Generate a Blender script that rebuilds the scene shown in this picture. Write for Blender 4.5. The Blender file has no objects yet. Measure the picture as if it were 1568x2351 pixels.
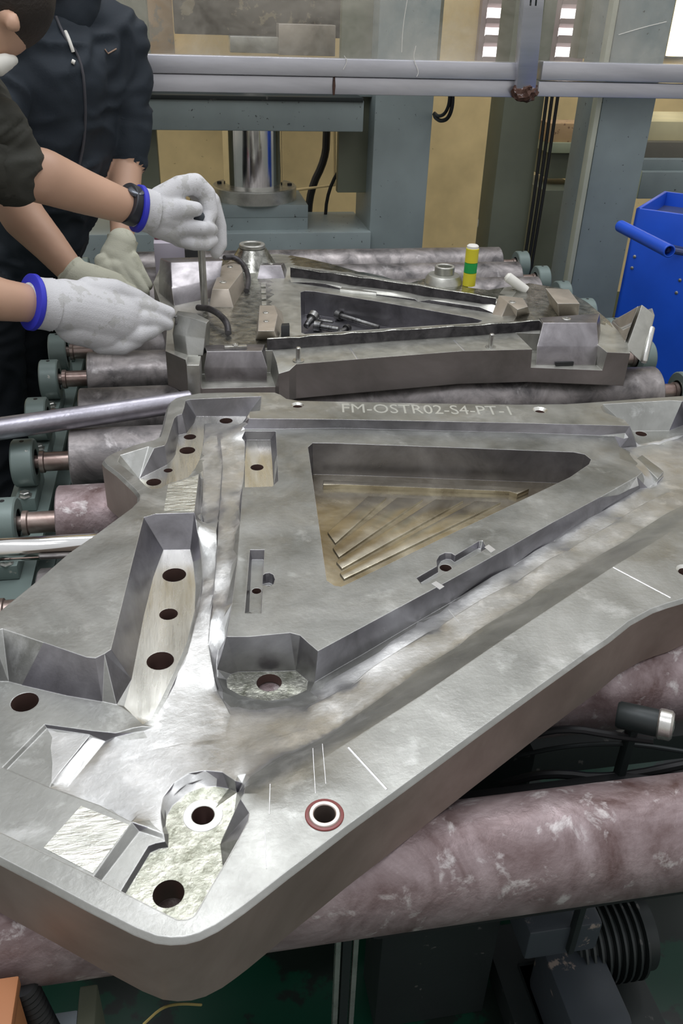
import bpy, bmesh, math, random
import numpy as np
from mathutils import Vector, Matrix
from mathutils.geometry import delaunay_2d_cdt
random.seed(7)
rng = np.random.RandomState(5)
C = bpy.context.scene.collection
# ---------------------------------------------------------------- camera
YAW, PITCH, ROLL, FPX, CZ = math.radians(10.9), math.radians(31.1), math.radians(2.0), 1950.0, 1.55
r0 = Vector((math.cos(YAW), -math.sin(YAW), 0))
fw = Vector((math.sin(YAW)*math.cos(PITCH), math.cos(YAW)*math.cos(PITCH), -math.sin(PITCH)))
u0 = r0.cross(fw)
up = math.cos(ROLL)*u0 - math.sin(ROLL)*r0
rt = math.cos(ROLL)*r0 + math.sin(ROLL)*u0
CAM = Vector((0, 0, CZ))
cd = bpy.data.cameras.new('camera'); cam = bpy.data.objects.new('camera', cd); C.objects.link(cam)
cd.sensor_fit = 'VERTICAL'; cd.sensor_height = 36.0; cd.lens = FPX/2351*36; cd.clip_start = .02
M = Matrix((rt, up, -fw)).transposed().to_4x4(); M.translation = CAM
cam.matrix_world = M
bpy.context.scene.camera = cam
# ---------------------------------------------------------------- world, lamps, exposure
sc = bpy.context.scene
sc.view_settings.view_transform = 'Standard'; sc.view_settings.look = 'None'
sc.view_settings.gamma = 1.0; sc.view_settings.use_curve_mapping = False
sc.view_settings.exposure = 0.32
w = bpy.data.worlds.new('workshop_air'); sc.world = w; w.use_nodes = True
nt = w.node_tree; nt.nodes.clear()
wo = nt.nodes.new('ShaderNodeOutputWorld'); bg = nt.nodes.new('ShaderNodeBackground')
tc = nt.nodes.new('ShaderNodeTexCoord'); sx = nt.nodes.new('ShaderNodeSeparateXYZ')
rp = nt.nodes.new('ShaderNodeValToRGB'); mr = nt.nodes.new('ShaderNodeMapRange')
nt.links.new(tc.outputs['Generated'], sx.inputs[0]); nt.links.new(sx.outputs['Z'], mr.inputs[0])
mr.inputs[1].default_value = -1; mr.inputs[2].default_value = 1
nt.links.new(mr.outputs[0], rp.inputs[0]); nt.links.new(rp.outputs[0], bg.inputs[0]); nt.links.new(bg.outputs[0], wo.inputs[0])
e = rp.color_ramp.elements
e[0].position = 0.35; e[0].color = (.07, .075, .07, 1); e[1].position = 1.0; e[1].color = (.72, .73, .76, 1)
q = rp.color_ramp.elements.new(.5); q.color = (.40, .38, .34, 1)
q = rp.color_ramp.elements.new(.72); q.color = (.60, .60, .62, 1)
bg.inputs[1].default_value = 0.95
def area(name, loc, target, sx_, sy_, power, col=(1, 1, 1)):
    l = bpy.data.lights.new(name, 'AREA'); l.shape = 'RECTANGLE'; l.size = sx_; l.size_y = sy_
    l.energy = power; l.color = col
    o = bpy.data.objects.new(name, l); C.objects.link(o); o.location = loc
    o.rotation_euler = (Vector(target)-Vector(loc)).to_track_quat('-Z', 'Y').to_euler(); return o
area('ceiling_lamp', (-.6, .6, 4.3), (.1, 1.0, .9), 2.4, .5, 26, (.93, .95, 1))
area('ceiling_lamp', (1.0, 2.6, 4.3), (.6, 1.6, .9), 2.6, .5, 34, (.96, .97, 1))
area('ceiling_lamp', (.3, 5.8, 4.4), (.5, 2.6, .8), 3.0, .6, 240, (1, .95, .85))
area('wall_fill_light', (1.6, 6.3, 3.4), (1.6, 5.6, 1.0), 1.8, .5, 170, (1, .88, .62))  # unseen warm fill added to brighten the cream back wall
area('bench_lamp', (-.12, .95, 2.6), (.08, .62, .85), .35, .12, 2.6, (.92, .93, 1))
# ---------------------------------------------------------------- pixel -> place helpers
def ray(x, y): return fw + rt*((x-784)/FPX) - up*((y-1175.5)/FPX)
def G(x, y, z):
    d = ray(x, y); return CAM + d*((z-CZ)/d.z)
def V(x, y, Y):
    d = ray(x, y); return CAM + d*(Y/d.y)
def proj(p):
    d = Vector(p)-CAM; z = d.dot(fw); return 784+FPX*d.dot(rt)/z, 1175.5-FPX*d.dot(up)/z, z
# ---------------------------------------------------------------- materials
def new_mat(name):
    m = bpy.data.materials.new(name); m.use_nodes = True
    n = m.node_tree; return m, n, n.nodes['Principled BSDF']
def noise(n, scale, detail=4, rough=.55, dist=0, stretch=None):
    tc = n.nodes.new('ShaderNodeTexCoord'); mp = n.nodes.new('ShaderNodeMapping'); t = n.nodes.new('ShaderNodeTexNoise')
    n.links.new(tc.outputs['Object'], mp.inputs[0]); n.links.new(mp.outputs[0], t.inputs['Vector'])
    if stretch: mp.inputs['Rotation'].default_value = stretch[1]; mp.inputs['Scale'].default_value = stretch[0]
    t.inputs['Scale'].default_value = scale; t.inputs['Detail'].default_value = detail
    t.inputs['Roughness'].default_value = rough; t.inputs['Distortion'].default_value = dist
    return t.outputs['Fac']
def ramp(n, fac, stops):
    r = n.nodes.new('ShaderNodeValToRGB'); n.links.new(fac, r.inputs[0]); el = r.color_ramp.elements
    while len(el) < len(stops): el.new(.5)
    for s, (p, c) in zip(el, stops):
        s.position = p; s.color = (c[0], c[1], c[2], 1) if isinstance(c, tuple) else (c, c, c, 1)
    return r.outputs[0]
def bump(n, b, fac, strength, dist=.002, radius=0):
    bp = n.nodes.new('ShaderNodeBump'); bp.inputs['Strength'].default_value = strength; bp.inputs['Distance'].default_value = dist
    n.links.new(fac, bp.inputs['Height'])
    if radius:
        bv = n.nodes.new('ShaderNodeBevel'); bv.samples = 4; bv.inputs['Radius'].default_value = radius
        n.links.new(bv.outputs[0], bp.inputs['Normal'])
    n.links.new(bp.outputs[0], b.inputs['Normal'])
def flat(name, col, rough=.5, metal=0, spots=None, bmp=0, bscale=60, radius=0):
    """plain paint or metal with a slow tone change; spots=(colour, scale, threshold) adds chips or stains"""
    m, n, b = new_mat(name)
    f = noise(n, 5, 3)
    c = ramp(n, f, [(.3, tuple(x*.86 for x in col)), (.7, tuple(min(1, x*1.1) for x in col))])
    if spots:
        g = noise(n, spots[1], 6, .6)
        k = ramp(n, g, [(spots[2], 0.), (spots[2]+.03, 1.)])
        mx = n.nodes.new('ShaderNodeMix'); mx.data_type = 'RGBA'
        n.links.new(k, mx.inputs['Factor']); n.links.new(c, mx.inputs[6]); mx.inputs[7].default_value = (*spots[0], 1); c = mx.outputs[2]
    n.links.new(c, b.inputs['Base Color']); b.inputs['Roughness'].default_value = rough; b.inputs['Metallic'].default_value = metal
    if bmp or radius: bump(n, b, noise(n, bscale, 5), bmp or .02, .002, radius)
    return m
def steel(name, lo, hi, r_lo, r_hi, metal=.9, sc1=7, bmp=.12, bscale=90, radius=.0012, stretch=None, stain=None, edge_glint=None):
    m, n, b = new_mat(name)
    f = noise(n, sc1, 8, .62, .6, stretch)
    c = ramp(n, f, [(.32, lo), (.68, hi)])
    if stain:
        g = noise(n, stain[1], 7, .65, .4)
        k = ramp(n, g, [(stain[2], 0.), (stain[2]+.12, stain[3])])
        mx = n.nodes.new('ShaderNodeMix'); mx.data_type = 'RGBA'
        n.links.new(k, mx.inputs['Factor']); n.links.new(c, mx.inputs[6]); mx.inputs[7].default_value = (*stain[0], 1); c = mx.outputs[2]
    if edge_glint:   # highlights painted on arrises: where a rounded edge normal leaves the face normal
        bv = n.nodes.new('ShaderNodeBevel'); bv.samples = 6; bv.inputs['Radius'].default_value = edge_glint
        ge = n.nodes.new('ShaderNodeNewGeometry'); dt = n.nodes.new('ShaderNodeVectorMath'); dt.operation = 'DOT_PRODUCT'
        n.links.new(bv.outputs[0], dt.inputs[0]); n.links.new(ge.outputs['Normal'], dt.inputs[1])
        k = ramp(n, dt.outputs['Value'], [(.90, .75), (.985, 0.)])
        mx = n.nodes.new('ShaderNodeMix'); mx.data_type = 'RGBA'
        n.links.new(k, mx.inputs['Factor']); n.links.new(c, mx.inputs[6]); mx.inputs[7].default_value = (.88, .88, .86, 1); c = mx.outputs[2]
    n.links.new(c, b.inputs['Base Color'])
    f2 = noise(n, sc1*2.3, 6, .6, .3, stretch)
    rr = n.nodes.new('ShaderNodeMapRange'); n.links.new(f2, rr.inputs[0])
    rr.inputs[1].default_value = .3; rr.inputs[2].default_value = .7; rr.inputs[3].default_value = r_lo; rr.inputs[4].default_value = r_hi
    n.links.new(rr.outputs[0], b.inputs['Roughness']); b.inputs['Metallic'].default_value = metal
    bump(n, b, noise(n, bscale, 6, .6, .2, stretch), bmp, .0015, radius)
    return m
PLATE = steel('milled_steel', (.25, .255, .235), (.44, .445, .42), .28, .48, .85, 7, .18, 150, .0022, None, ((.60, .61, .59), 15, .55, .6), .0016)
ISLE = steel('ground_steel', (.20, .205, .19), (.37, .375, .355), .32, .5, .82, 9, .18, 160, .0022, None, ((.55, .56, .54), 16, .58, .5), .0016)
CHAN = steel('lit_runner_steel', (.42, .425, .41), (.70, .705, .69), .26, .42, .88, 11, .22, 130, .002, None, ((.86, .86, .84), 19, .55, .6))  # base colour lightened to imitate light on the tilted channel faces
SIDE = steel('plate_side_steel', (.21, .165, .14), (.40, .33, .29), .42, .58, .6, 4, .08, 60, .002)
PADM = steel('rough_milled_pad', (.26, .27, .21), (.66, .67, .58), .22, .42, .92, 60, .7, 170, .0008)
BRIGHT = steel('bright_milled_steel', (.55, .55, .50), (.80, .80, .74), .2, .36, .95, 30, .25, 200, .0008, ((1, .12, 1), (0, 0, .12)))
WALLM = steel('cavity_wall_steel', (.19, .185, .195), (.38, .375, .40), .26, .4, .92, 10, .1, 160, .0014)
BORE = flat('bore_steel', (.16, .10, .085), .45, .5)
CHROME = steel('polished_bar', (.62, .62, .60), (.78, .78, .76), .08, .16, 1, 6, .02, 40, 0)
DARKST = steel('oily_block_steel', (.16, .15, .155), (.33, .315, .325), .26, .42, .85, 12, .12, 100, .0015, None, None, .0020)
P2TOP = steel('mating_plate_steel', (.34, .34, .305), (.56, .56, .51), .30, .48, .8, 12, .14, 120, .0015, None, None, .0018)
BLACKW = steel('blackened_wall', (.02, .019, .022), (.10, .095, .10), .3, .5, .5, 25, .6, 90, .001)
TANST = steel('tan_steel', (.36, .32, .265), (.52, .46, .385), .35, .5, .6, 10, .08, 100, .0015, None, None, .0020)  # even warm tan base colour
ROLLER = steel('roller_steel', (.09, .085, .085), (.40, .37, .36), .34, .55, .62, 14, .5, 55, 0, None, ((.60, .58, .57), 24, .60, .5))
RUST = steel('rusty_roller_steel', (.10, .055, .05), (.40, .33, .335), .36, .58, .5, 13, .8, 90, 0, None, ((.62, .59, .58), 34, .565, .8))
GREEN = flat('machine_green_paint', (.25, .30, .30), .45, 0, ((.05, .055, .055), 60, .66), .05, 40, .002)
GREEN2 = flat('olive_green_paint', (.16, .175, .125), .5, 0, ((.06, .065, .05), 60, .72), .05, 40, .002)
TEAL = flat('collar_paint', (.17, .22, .205), .42, .15, ((.40, .40, .36), 50, .68), .15, 60, .0015)
ALU = steel('fence_rail_steel', (.50, .51, .56), (.78, .79, .86), .28, .42, .8, 6, .1, 80, .002, ((.15, 1, 1), (0, 0, 0)))
CREAM = flat('cream_board', (.86, .66, .33), .55, 0, ((.40, .27, .11), 28, .68), .1, 20)
BLUE = flat('blue_paint', (.012, .09, .62), .35, 0, None, .03, 40, .002)
BLUED = flat('dark_blue_liner', (.04, .06, .16), .5)
FLOORG = flat('green_floor_paint', (.003, .040, .022), .3, 0, ((.008, .014, .011), 6, .52), .08, 20)
BLACK = flat('black_rubber', (.012, .013, .014), .5)
DARKM = flat('dark_machine', (.018, .024, .024), .45, .2, ((.09, .09, .085), 24, .66), .2, 40)
GREYP = flat('grey_motor_paint', (.045, .055, .065), .4, .1, ((.26, .22, .19), 18, .64), .2, 40, .002)
WHITEP = flat('off_white', (.75, .74, .68), .5)
PALE = flat('pale_blue_plate', (.33, .38, .42), .45, 0)
# ---------------------------------------------------------------- object helpers
def tag(o, label=None, cat=None, group=None, kind=None):
    if label: o['label'] = label
    if cat: o['category'] = cat
    if group: o['group'] = group
    if kind: o['kind'] = kind
    return o
def thing(name, label, cat, loc, group=None):
    o = bpy.data.objects.new(name, None); C.objects.link(o); o.empty_display_size = .05
    o.location = loc
    return tag(o, label, cat, group)
def link(name, me, mats, parent=None):
    for m in (mats if isinstance(mats, (list, tuple)) else [mats]): me.materials.append(m)
    o = bpy.data.objects.new(name, me); C.objects.link(o)
    if parent is not None:
        o.parent = parent; o.matrix_parent_inverse = Matrix.Translation(-Vector(parent.location)) if parent.parent is None else Matrix.Identity(4)
    return o
def obj(name, bm, mats, parent=None, smooth=35):
    bmesh.ops.recalc_face_normals(bm, faces=bm.faces)
    if smooth:
        a = math.radians(smooth)
        for f in bm.faces: f.smooth = True
        for ed in bm.edges:
            ed.smooth = len(ed.link_faces) == 2 and ed.calc_face_angle(3.2) < a
    me = bpy.data.meshes.new(name); bm.to_mesh(me); bm.free()
    return link(name, me, mats, parent)
def add_loft(bm, A, B, mat=0, capA=True, capB=True):
    a = [bm.verts.new(p) for p in A]; b = [bm.verts.new(p) for p in B]; n = len(a); fs = []
    for i in range(n):
        fs.append(bm.faces.new((a[i], a[(i+1) % n], b[(i+1) % n], b[i])))
    if capA: fs.append(bm.faces.new(a))
    if capB: fs.append(bm.faces.new(b[::-1]))
    for f in fs: f.material_index = mat
    return fs
def loft(A, B, bev=0, seg=2):
    bm = bmesh.new(); add_loft(bm, A, B)
    if bev: bmesh.ops.bevel(bm, geom=bm.edges[:], offset=bev, segments=seg, affect='EDGES', profile=.6)
    return bm
def add_box(bm, lo, hi, mat=0):
    x0, y0, z0 = lo; x1, y1, z1 = hi
    return add_loft(bm, [(x0, y0, z0), (x1, y0, z0), (x1, y1, z0), (x0, y1, z0)], [(x0, y0, z1), (x1, y0, z1), (x1, y1, z1), (x0, y1, z1)], mat)
def box(lo, hi, bev=0):
    bm = bmesh.new(); add_box(bm, lo, hi)
    if bev: bmesh.ops.bevel(bm, geom=bm.edges[:], offset=bev, segments=2, affect='EDGES', profile=.6)
    return bm
def frame_of(d):
    d = Vector(d).normalized(); a = Vector((0, 0, 1)) if abs(d.z) < .9 else Vector((1, 0, 0))
    x = d.cross(a).normalized(); return x, d.cross(x).normalized(), d
def add_lathe(bm, p, d, prof, n=32, mat=0, close=True):
    """prof = [(radius, distance along d)]"""
    x, y, z = frame_of(d); p = Vector(p); rings = []
    for r, h in prof:
        rings.append([bm.verts.new(p+z*h+(x*math.cos(2*math.pi*i/n)+y*math.sin(2*math.pi*i/n))*max(r, 1e-5)) for i in range(n)])
    for A, B in zip(rings, rings[1:]):
        for i in range(n): bm.faces.new((A[i], A[(i+1) % n], B[(i+1) % n], B[i])).material_index = mat
    if close:
        bm.faces.new(rings[0]).material_index = mat; bm.faces.new(rings[-1][::-1]).material_index = mat
def lathe(p, d, prof, n=32, close=True):
    bm = bmesh.new(); add_lathe(bm, p, d, prof, n, 0, close); return bm
def ring(p, d, ro, ri, h, n=32, c=.001):
    return lathe(p, d, [(ri, 0), (ro-c, 0), (ro, c), (ro, h-c), (ro-c, h), (ri+c, h), (ri, h-c), (ri, 0)], n, False)
def add_tube(bm, pts, r, n=10, mat=0, smoothn=0):
    pts = [Vector(p) for p in pts]
    for _ in range(smoothn):
        q = [pts[0]]
        for a, b in zip(pts, pts[1:]): q += [a*.75+b*.25, a*.25+b*.75]
        pts = q+[pts[-1]]
    rs = [r[min(len(r)-1, int(i*len(r)/len(pts)))] for i in range(len(pts))] if isinstance(r, (list, tuple)) else [r]*len(pts)
    rings = []; px = None
    for i, p in enumerate(pts):
        d = (pts[min(i+1, len(pts)-1)]-pts[max(i-1, 0)]).normalized()
        if px is None: px = frame_of(d)[0]
        px = (px-d*px.dot(d)).normalized(); py = d.cross(px)
        rings.append([bm.verts.new(p+(px*math.cos(2*math.pi*k/n)+py*math.sin(2*math.pi*k/n))*rs[i]) for k in range(n)])
    for A, B in zip(rings, rings[1:]):
        for i in range(n): bm.faces.new((A[i], A[(i+1) % n], B[(i+1) % n], B[i])).material_index = mat
    bm.faces.new(rings[0]).material_index = mat; bm.faces.new(rings[-1][::-1]).material_index = mat
def tube(pts, r, n=10, smoothn=0):
    bm = bmesh.new(); add_tube(bm, pts, r, n, 0, smoothn); return bm
# ---------------------------------------------------------------- relief surface (machined plate tops)
def inside(px, py, poly):
    n = len(poly); c = False; j = n-1
    for i in range(n):
        xi, yi = poly[i][0], poly[i][1]; xj, yj = poly[j][0], poly[j][1]
        if (yi > py) != (yj > py) and px < (xj-xi)*(py-yi)/(yj-yi)+xi: c = not c
        j = i
    return c
def offset(poly, d):
    """poly of (x,y) moved inwards by d (CCW or CW)"""
    P = [Vector((p[0], p[1])) for p in poly]; n = len(P)
    ar = sum(P[i].x*P[(i+1) % n].y-P[(i+1) % n].x*P[i].y for i in range(n)); s = 1 if ar > 0 else -1; out = []
    for i in range(n):
        a = (P[i]-P[i-1]).normalized(); b = (P[(i+1) % n]-P[i]).normalized()
        na = Vector((-a.y, a.x)); nb = Vector((-b.y, b.x)); m = (na+nb).normalized()
        k = 1/max(.5, m.dot(na)); out.append(P[i]+m*d*k*s)
    return out
def roundpoly(P, r, seg=4, idx=None):
    P = [Vector(p) for p in P]; n = len(P); out = []
    for i in range(n):
        rr = r[i] if isinstance(r, (list, tuple)) else r
        a = P[i-1]-P[i]; b = P[(i+1) % n]-P[i]; rr = min(rr, a.length*.45, b.length*.45)
        if rr <= 1e-5: out.append(P[i]); continue
        s = P[i]+a.normalized()*rr; e_ = P[i]+b.normalized()*rr
        for k in range(seg+1):
            t = k/seg; out.append(s*(1-t)**2+P[i]*2*t*(1-t)+e_*t*t)
    return out
class Relief:
    def __init__(self, z0): self.z0 = z0; self.v = []; self.z = []; self.e = []; self.soft = set(); self.holes = []; self.regions = []; self.dup = {}
    def pt(self, x, y, z):
        k = (round(x, 5), round(y, 5))
        if k in self.dup: return self.dup[k]
        self.v.append((x, y)); self.z.append(z); self.dup[k] = len(self.v)-1; return len(self.v)-1
    def line(self, pts, z=None, closed=False, soft=False):
        """pts in photo pixels: (x,y) at height z, or (x,y,zt) = the place seen at height zt, but z deep; z may be a list"""
        ids = []; W = []
        for i, p in enumerate(pts):
            zz = z[i] if isinstance(z, (list, tuple)) else z
            g = G(p[0], p[1], self.z0+(p[2] if len(p) > 2 else zz)); ids.append(self.pt(g.x, g.y, zz)); W.append((g.x, g.y))
        self.chain(ids, closed)
        if soft: self.soft.update(ids)
        return W
    def world(self, pts, z, closed=True):
        self.chain([self.pt(p[0], p[1], z) for p in pts], closed)
    def chain(self, ids, closed):
        for a, b in zip(ids, ids[1:]+([ids[0]] if closed else [])):
            if a != b: self.e.append((a, b))
    def hole(self, x, y, z, rpx, zbot, n=20, cham=0, through=True):
        g = G(x, y, self.z0+z); dep = proj(g)[2]; r = rpx*dep/FPX
        circ = lambda rr: [(g.x+rr*math.cos(2*math.pi*i/n), g.y+rr*math.sin(2*math.pi*i/n)) for i in range(n)]
        self.world(circ(r), z)
        if cham: self.world(circ(r*(1-cham)), z-r*cham)
        self.world(circ(r*(1-cham)-.0006), zbot); self.holes.append((g.x, g.y, r*(1-cham)-.0006, zbot, through, r, z))
        return g, r
    def build(self, outer, free, spacing, mats_at, bottom=None, mask=None):
        nfix = len(self.v)
        for poly in free:
            xs = [p[0] for p in poly]; ys = [p[1] for p in poly]
            V0 = np.array(self.v[:nfix])
            y = min(ys); row = 0
            while y < max(ys):
                x = min(xs)+(spacing/2 if row % 2 else 0)
                while x < max(xs):
                    if inside(x, y, poly) and (mask is None or not any(inside(x, y, q) for q in mask)) and np.min((V0[:, 0]-x)**2+(V0[:, 1]-y)**2) > (spacing*.45)**2:
                        self.v.append((x, y)); self.z.append(None)
                    x += spacing
                y += spacing*.87; row += 1
        ov, oe, of, iv, ie, if_ = delaunay_2d_cdt([Vector(p) for p in self.v], self.e, [], 0, 1e-5, True)
        N = len(ov); z = np.zeros(N); fixed = np.zeros(N, bool); soft = np.zeros(N, bool)
        for i in range(N):
            o = [k for k in iv[i] if self.z[k] is not None]
            if o: z[i] = self.z[o[0]]; fixed[i] = True; soft[i] = o[0] in self.soft
        tris = []
        for f in of:
            cx = sum(ov[k].x for k in f)/3; cy = sum(ov[k].y for k in f)/3
            if not inside(cx, cy, outer): continue
            if any(th and (cx-hx)**2+(cy-hy)**2 < hr*hr*.99 for hx, hy, hr, hz, th, _, _ in self.holes): continue
            tris.append(f)
        E = set()
        for f in tris:
            for a, b in zip(f, f[1:]+f[:1]): E.add((min(a, b), max(a, b)))
        E = np.array(sorted(E)); A = E[:, 0]; B = E[:, 1]
        P = np.array([(p.x, p.y) for p in ov]); wgt = 1/np.maximum(np.linalg.norm(P[A]-P[B], axis=1), 1e-4)
        def relax(m, it):
            nonlocal z
            den = np.zeros(N); np.add.at(den, A, wgt); np.add.at(den, B, wgt); den[den == 0] = 1
            for _ in range(it):
                s = np.zeros(N); np.add.at(s, A, wgt*z[B]); np.add.at(s, B, wgt*z[A]); z[m] = (s/den)[m]
        relax(~fixed, 500); relax((~fixed) | soft, 220)
        self.P = P; bm = bmesh.new()
        vs = [bm.verts.new((ov[i].x, ov[i].y, self.z0+z[i])) for i in range(N)]
        for f in tris:
            try: fc = bm.faces.new([vs[k] for k in f])
            except ValueError: continue
            c = fc.calc_center_median(); fc.normal_update(); fc.material_index = mats_at(c, fc.normal, self)
        for v_ in [v_ for v_ in bm.verts if not v_.link_faces]: bm.verts.remove(v_)
        return bm
def skirt(bm, poly, z1, z2, mat):
    a = [bm.verts.new((p[0], p[1], z1)) for p in poly]; b = [bm.verts.new((p[0], p[1], z2)) for p in poly]; n = len(a)
    for i in range(n): bm.faces.new((a[i], a[(i+1) % n], b[(i+1) % n], b[i])).material_index = mat
    return b
# ================================================================= near plate
ZT = .90
PB = .815
near = thing('steel_fixture_plate', 'large bare steel mould plate with triangular window and milled pockets, lying nearest the camera', 'mould plate', (.15, .9, PB))
R1 = Relief(ZT)
OUTpx = [(0, 1396), (77, 1334), (153, 1268), (217, 1224), (300, 1163), (314, 1148), (315, 1137), (306, 1125), (268, 1089), (240, 1068), (233, 1059), (240, 1048), (255, 1039), (306, 1020), (352, 1008),
 (364, 1001), (370, 984), (381, 937), (388, 922), (400, 913), (418, 908), (457, 901), (530, 899), (632, 899), (648, 905), (661, 914), (685, 918), (780, 920), (980, 924), (1180, 927), (1296, 926), (1372, 921), (1474, 913), (1568, 907),
 (1640, 905), (1720, 935), (1790, 1010), (1800, 1150), (1740, 1260), (1650, 1345), (1568, 1380), (1534, 1390), (1500, 1402), (1449, 1430), (1398, 1471), (1352, 1502), (1250, 1575), (1100, 1684), (900, 1832), (800, 1905), (700, 1982), (663, 2010), (610, 2052), (561, 2090),
 (530, 2112), (500, 2132), (459, 2152), (425, 2161), (390, 2163), (355, 2159), (306, 2140), (204, 2088), (100, 2032), (0, 1980), (-120, 1916), (-190, 1860), (-210, 1700), (-150, 1520)]
outer = [(G(x, y, ZT).x, G(x, y, ZT).y) for x, y in OUTpx]
outT = offset(outer, .0045)
R1.world(outer, -.0045); R1.world(outT, 0)
Z_I, Z_P = -.017, -.045
# rim of everything that is milled away
RIM = [(426, 920), (436, 917), (600, 910), (599, 928), (597, 943), (574, 945), (567, 957), (572, 961), (780, 963), (980, 967), (1180, 971), (1300, 974), (1446, 978), (1433, 964), (1398, 960), (1385, 946), (1378, 934), (1384, 928), (1540, 919), (1566, 921), (1600, 930),
 (1640, 950), (1690, 980), (1735, 1020), (1765, 1080), (1715, 1150), (1568, 1204), (1408, 1301), (1168, 1459), (971, 1594), (700, 1768), (600, 1822), (560, 1822), (552, 1834), (572, 1866), (569, 1885), (548, 1925), (520, 1975),
 (484, 2036), (449, 2098), (441, 2106), (429, 2111), (408, 2112), (286, 2050), (219, 2014), (100, 1957), (0, 1910), (-70, 1880), (-100, 1800), (-95, 1650), (-60, 1520), (-20, 1452), (-5, 1444), (5, 1443), (100, 1475), (199, 1509), (219, 1511), (240, 1501), (255, 1491), (275, 1410), (303, 1295), (330, 1188), (337, 1182), (357, 1180),
 (446, 1177), (457, 1088), (384, 1112), (370, 1121), (348, 1123), (335, 1116), (321, 1102), (270, 1060), (267, 1052), (276, 1045), (341, 1025), (354, 1029), (378, 1023), (383, 1014), (400, 961), (407, 954), (418, 950), (423, 935)]
rimW = R1.line(RIM, 0, True)
# island with the triangular window
ISL = [(562, 985), (633, 985), (780, 983), (980, 988), (1180, 993), (1300, 997), (1375, 1000), (1411, 1001), (1421, 1025), (1423, 1053), (1446, 1061), (1459, 1069), (1474, 1084), (1462, 1094), (1377, 1142), (1270, 1199), (1168, 1257), (1035, 1331), (992, 1354), (880, 1414), (780, 1468), (730, 1495), (710, 1478), (689, 1459), (666, 1453),
 (571, 1462), (520, 1462), (533, 1385), (546, 1278), (551, 1200), (557, 1119), (625, 1117), (639, 1104), (636, 1045), (633, 990), (562, 990)]
isleW = R1.line(ISL, Z_I, True)
# window
WIN = [(709, 1040), (707, 1027), (718, 1017), (780, 1018), (1000, 1026), (1180, 1033), (1316, 1038), (1342, 1043), (1357, 1055), (1352, 1066), (1308, 1096), (1262, 1118), (1188, 1153), (1000, 1243), (800, 1340), (784, 1347), (768, 1345), (750, 1333), (730, 1190)]
winW = R1.line(WIN, Z_I, True)
wf = offset(winW, .0035)
R1.world(wf, -.078)
# window far wall ledge
# slot K in the island
KF = [(566, 1010), (621, 1010), (625, 1060), (628, 1098, Z_I-.0), (621, 1113, Z_I), (561, 1115, Z_I), (562, 1060)]
R1.line(KF, -.034, True)
R1.hole(590, 1073, -.034, 15, -.0835, 20)
# slot L
LR = [(574, 1262), (607, 1262), (604, 1320), (610, 1316), (618, 1315), (627, 1319), (631, 1330), (628, 1341), (619, 1346), (609, 1345), (603, 1343), (600, 1408), (562, 1408)]
R1.line(LR, Z_I-.0001, True)
R1.line([(578, 1285), (605, 1285), (602, 1322, Z_I), (610, 1320, Z_I), (618, 1319, Z_I), (625, 1322, Z_I), (628, 1330, Z_I), (625, 1338, Z_I), (618, 1342, Z_I), (609, 1341, Z_I), (601, 1340, Z_I), (598, 1400, Z_I), (572, 1404)], -.031, True)
R1.hole(616, 1350, -.031, 9, -.06, 16, 0, False)
R1.hole(589, 1357, -.031, 11, -.06, 16, 0, False)
# lip beside it
R1.line([(549, 1281), (570, 1281), (557, 1385), (537, 1385)], Z_I-.0006, False)
# slot M
R1.line([(956, 1327), (1003, 1300), (1002, 1287), (1009, 1275), (1022, 1269), (1036, 1270), (1045, 1275), (1100, 1242), (1108, 1241), (1118, 1259), (974, 1343), (966, 1341)], Z_I-.0001, True)
R1.line([(966, 1338), (1006, 1314), (1006, 1300), (1012, 1289), (1023, 1284), (1036, 1285), (1043, 1291), (1098, 1259), (1104, 1261), (1104, 1266, Z_I), (976, 1340, Z_I)], -.026, True)
R1.hole(1023, 1304, -.026, 14, -.065, 18, 0, False)
R1.hole(1023, 1283, Z_I-.0002, 9, -.06, 12, 0, False) if False else None
# channel at the foot of the island's long wall
FT = [(722, 1566), (780, 1532), (836, 1500), (959, 1427), (1035, 1383), (1180, 1298), (1270, 1243), (1377, 1178), (1469, 1122), (1487, 1120)]
zF = [-.060, -.058, -.057, -.053, -.051, -.047, -.045, -.041, -.037, -.037]
R1.line(FT, zF)
L1 = [(1568, 1183), (1420, 1273), (1301, 1347), (1168, 1432), (971, 1572), (700, 1735), (640, 1766), (590, 1793), (562, 1808)]
R1.line(L1, -.010)
R1.line([(1568, 1183), (1650, 1140), (1690, 1085), (1665, 1035), (1625, 1002), (1590, 988), (1556, 1007), (1513, 1021), (1462, 1026), (1424, 1029)], [-.010, -.02, -.03, -.036, -.038, -.042, -.047, -.047, -.044, -.036])
# small clamp pocket at the island's tip
R1.line([(1464, 1046), (1524, 1084), (1524, 1094), (1508, 1113), (1489, 1122)], [-.032, -.034, -.034, -.036, -.037])
# pocket C floor (right corner)
R1.line([(1452, 990), (1536, 989), (1572, 975), (1583, 985), (1551, 1002), (1513, 1015), (1464, 1020)], -.045, True)
R1.hole(1472, 996, -.045, 13, -.0835, 16)
# upper left floor (three stepped pads)
QF = [(450, 956), (565, 956), (563, 970), (560, 982), (469, 973), (468, 1000), (465, 1030), (458, 1056), (447, 1077), (386, 1107, 0), (371, 1116, 0), (350, 1118, 0), (338, 1112, 0), (326, 1103, 0), (320, 1099), (384, 1067), (398, 1052), (403, 1043), (410, 999), (428, 995), (446, 970)]
R1.line(QF, -.034, True)
for x, y, r_ in ((519, 966, 15), (436, 1003, 14), (430, 1034, 18), (353, 1107, 17), (386, 1080, 10)):
    R1.hole(x, y, -.034, r_, -.0835, 18)
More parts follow.
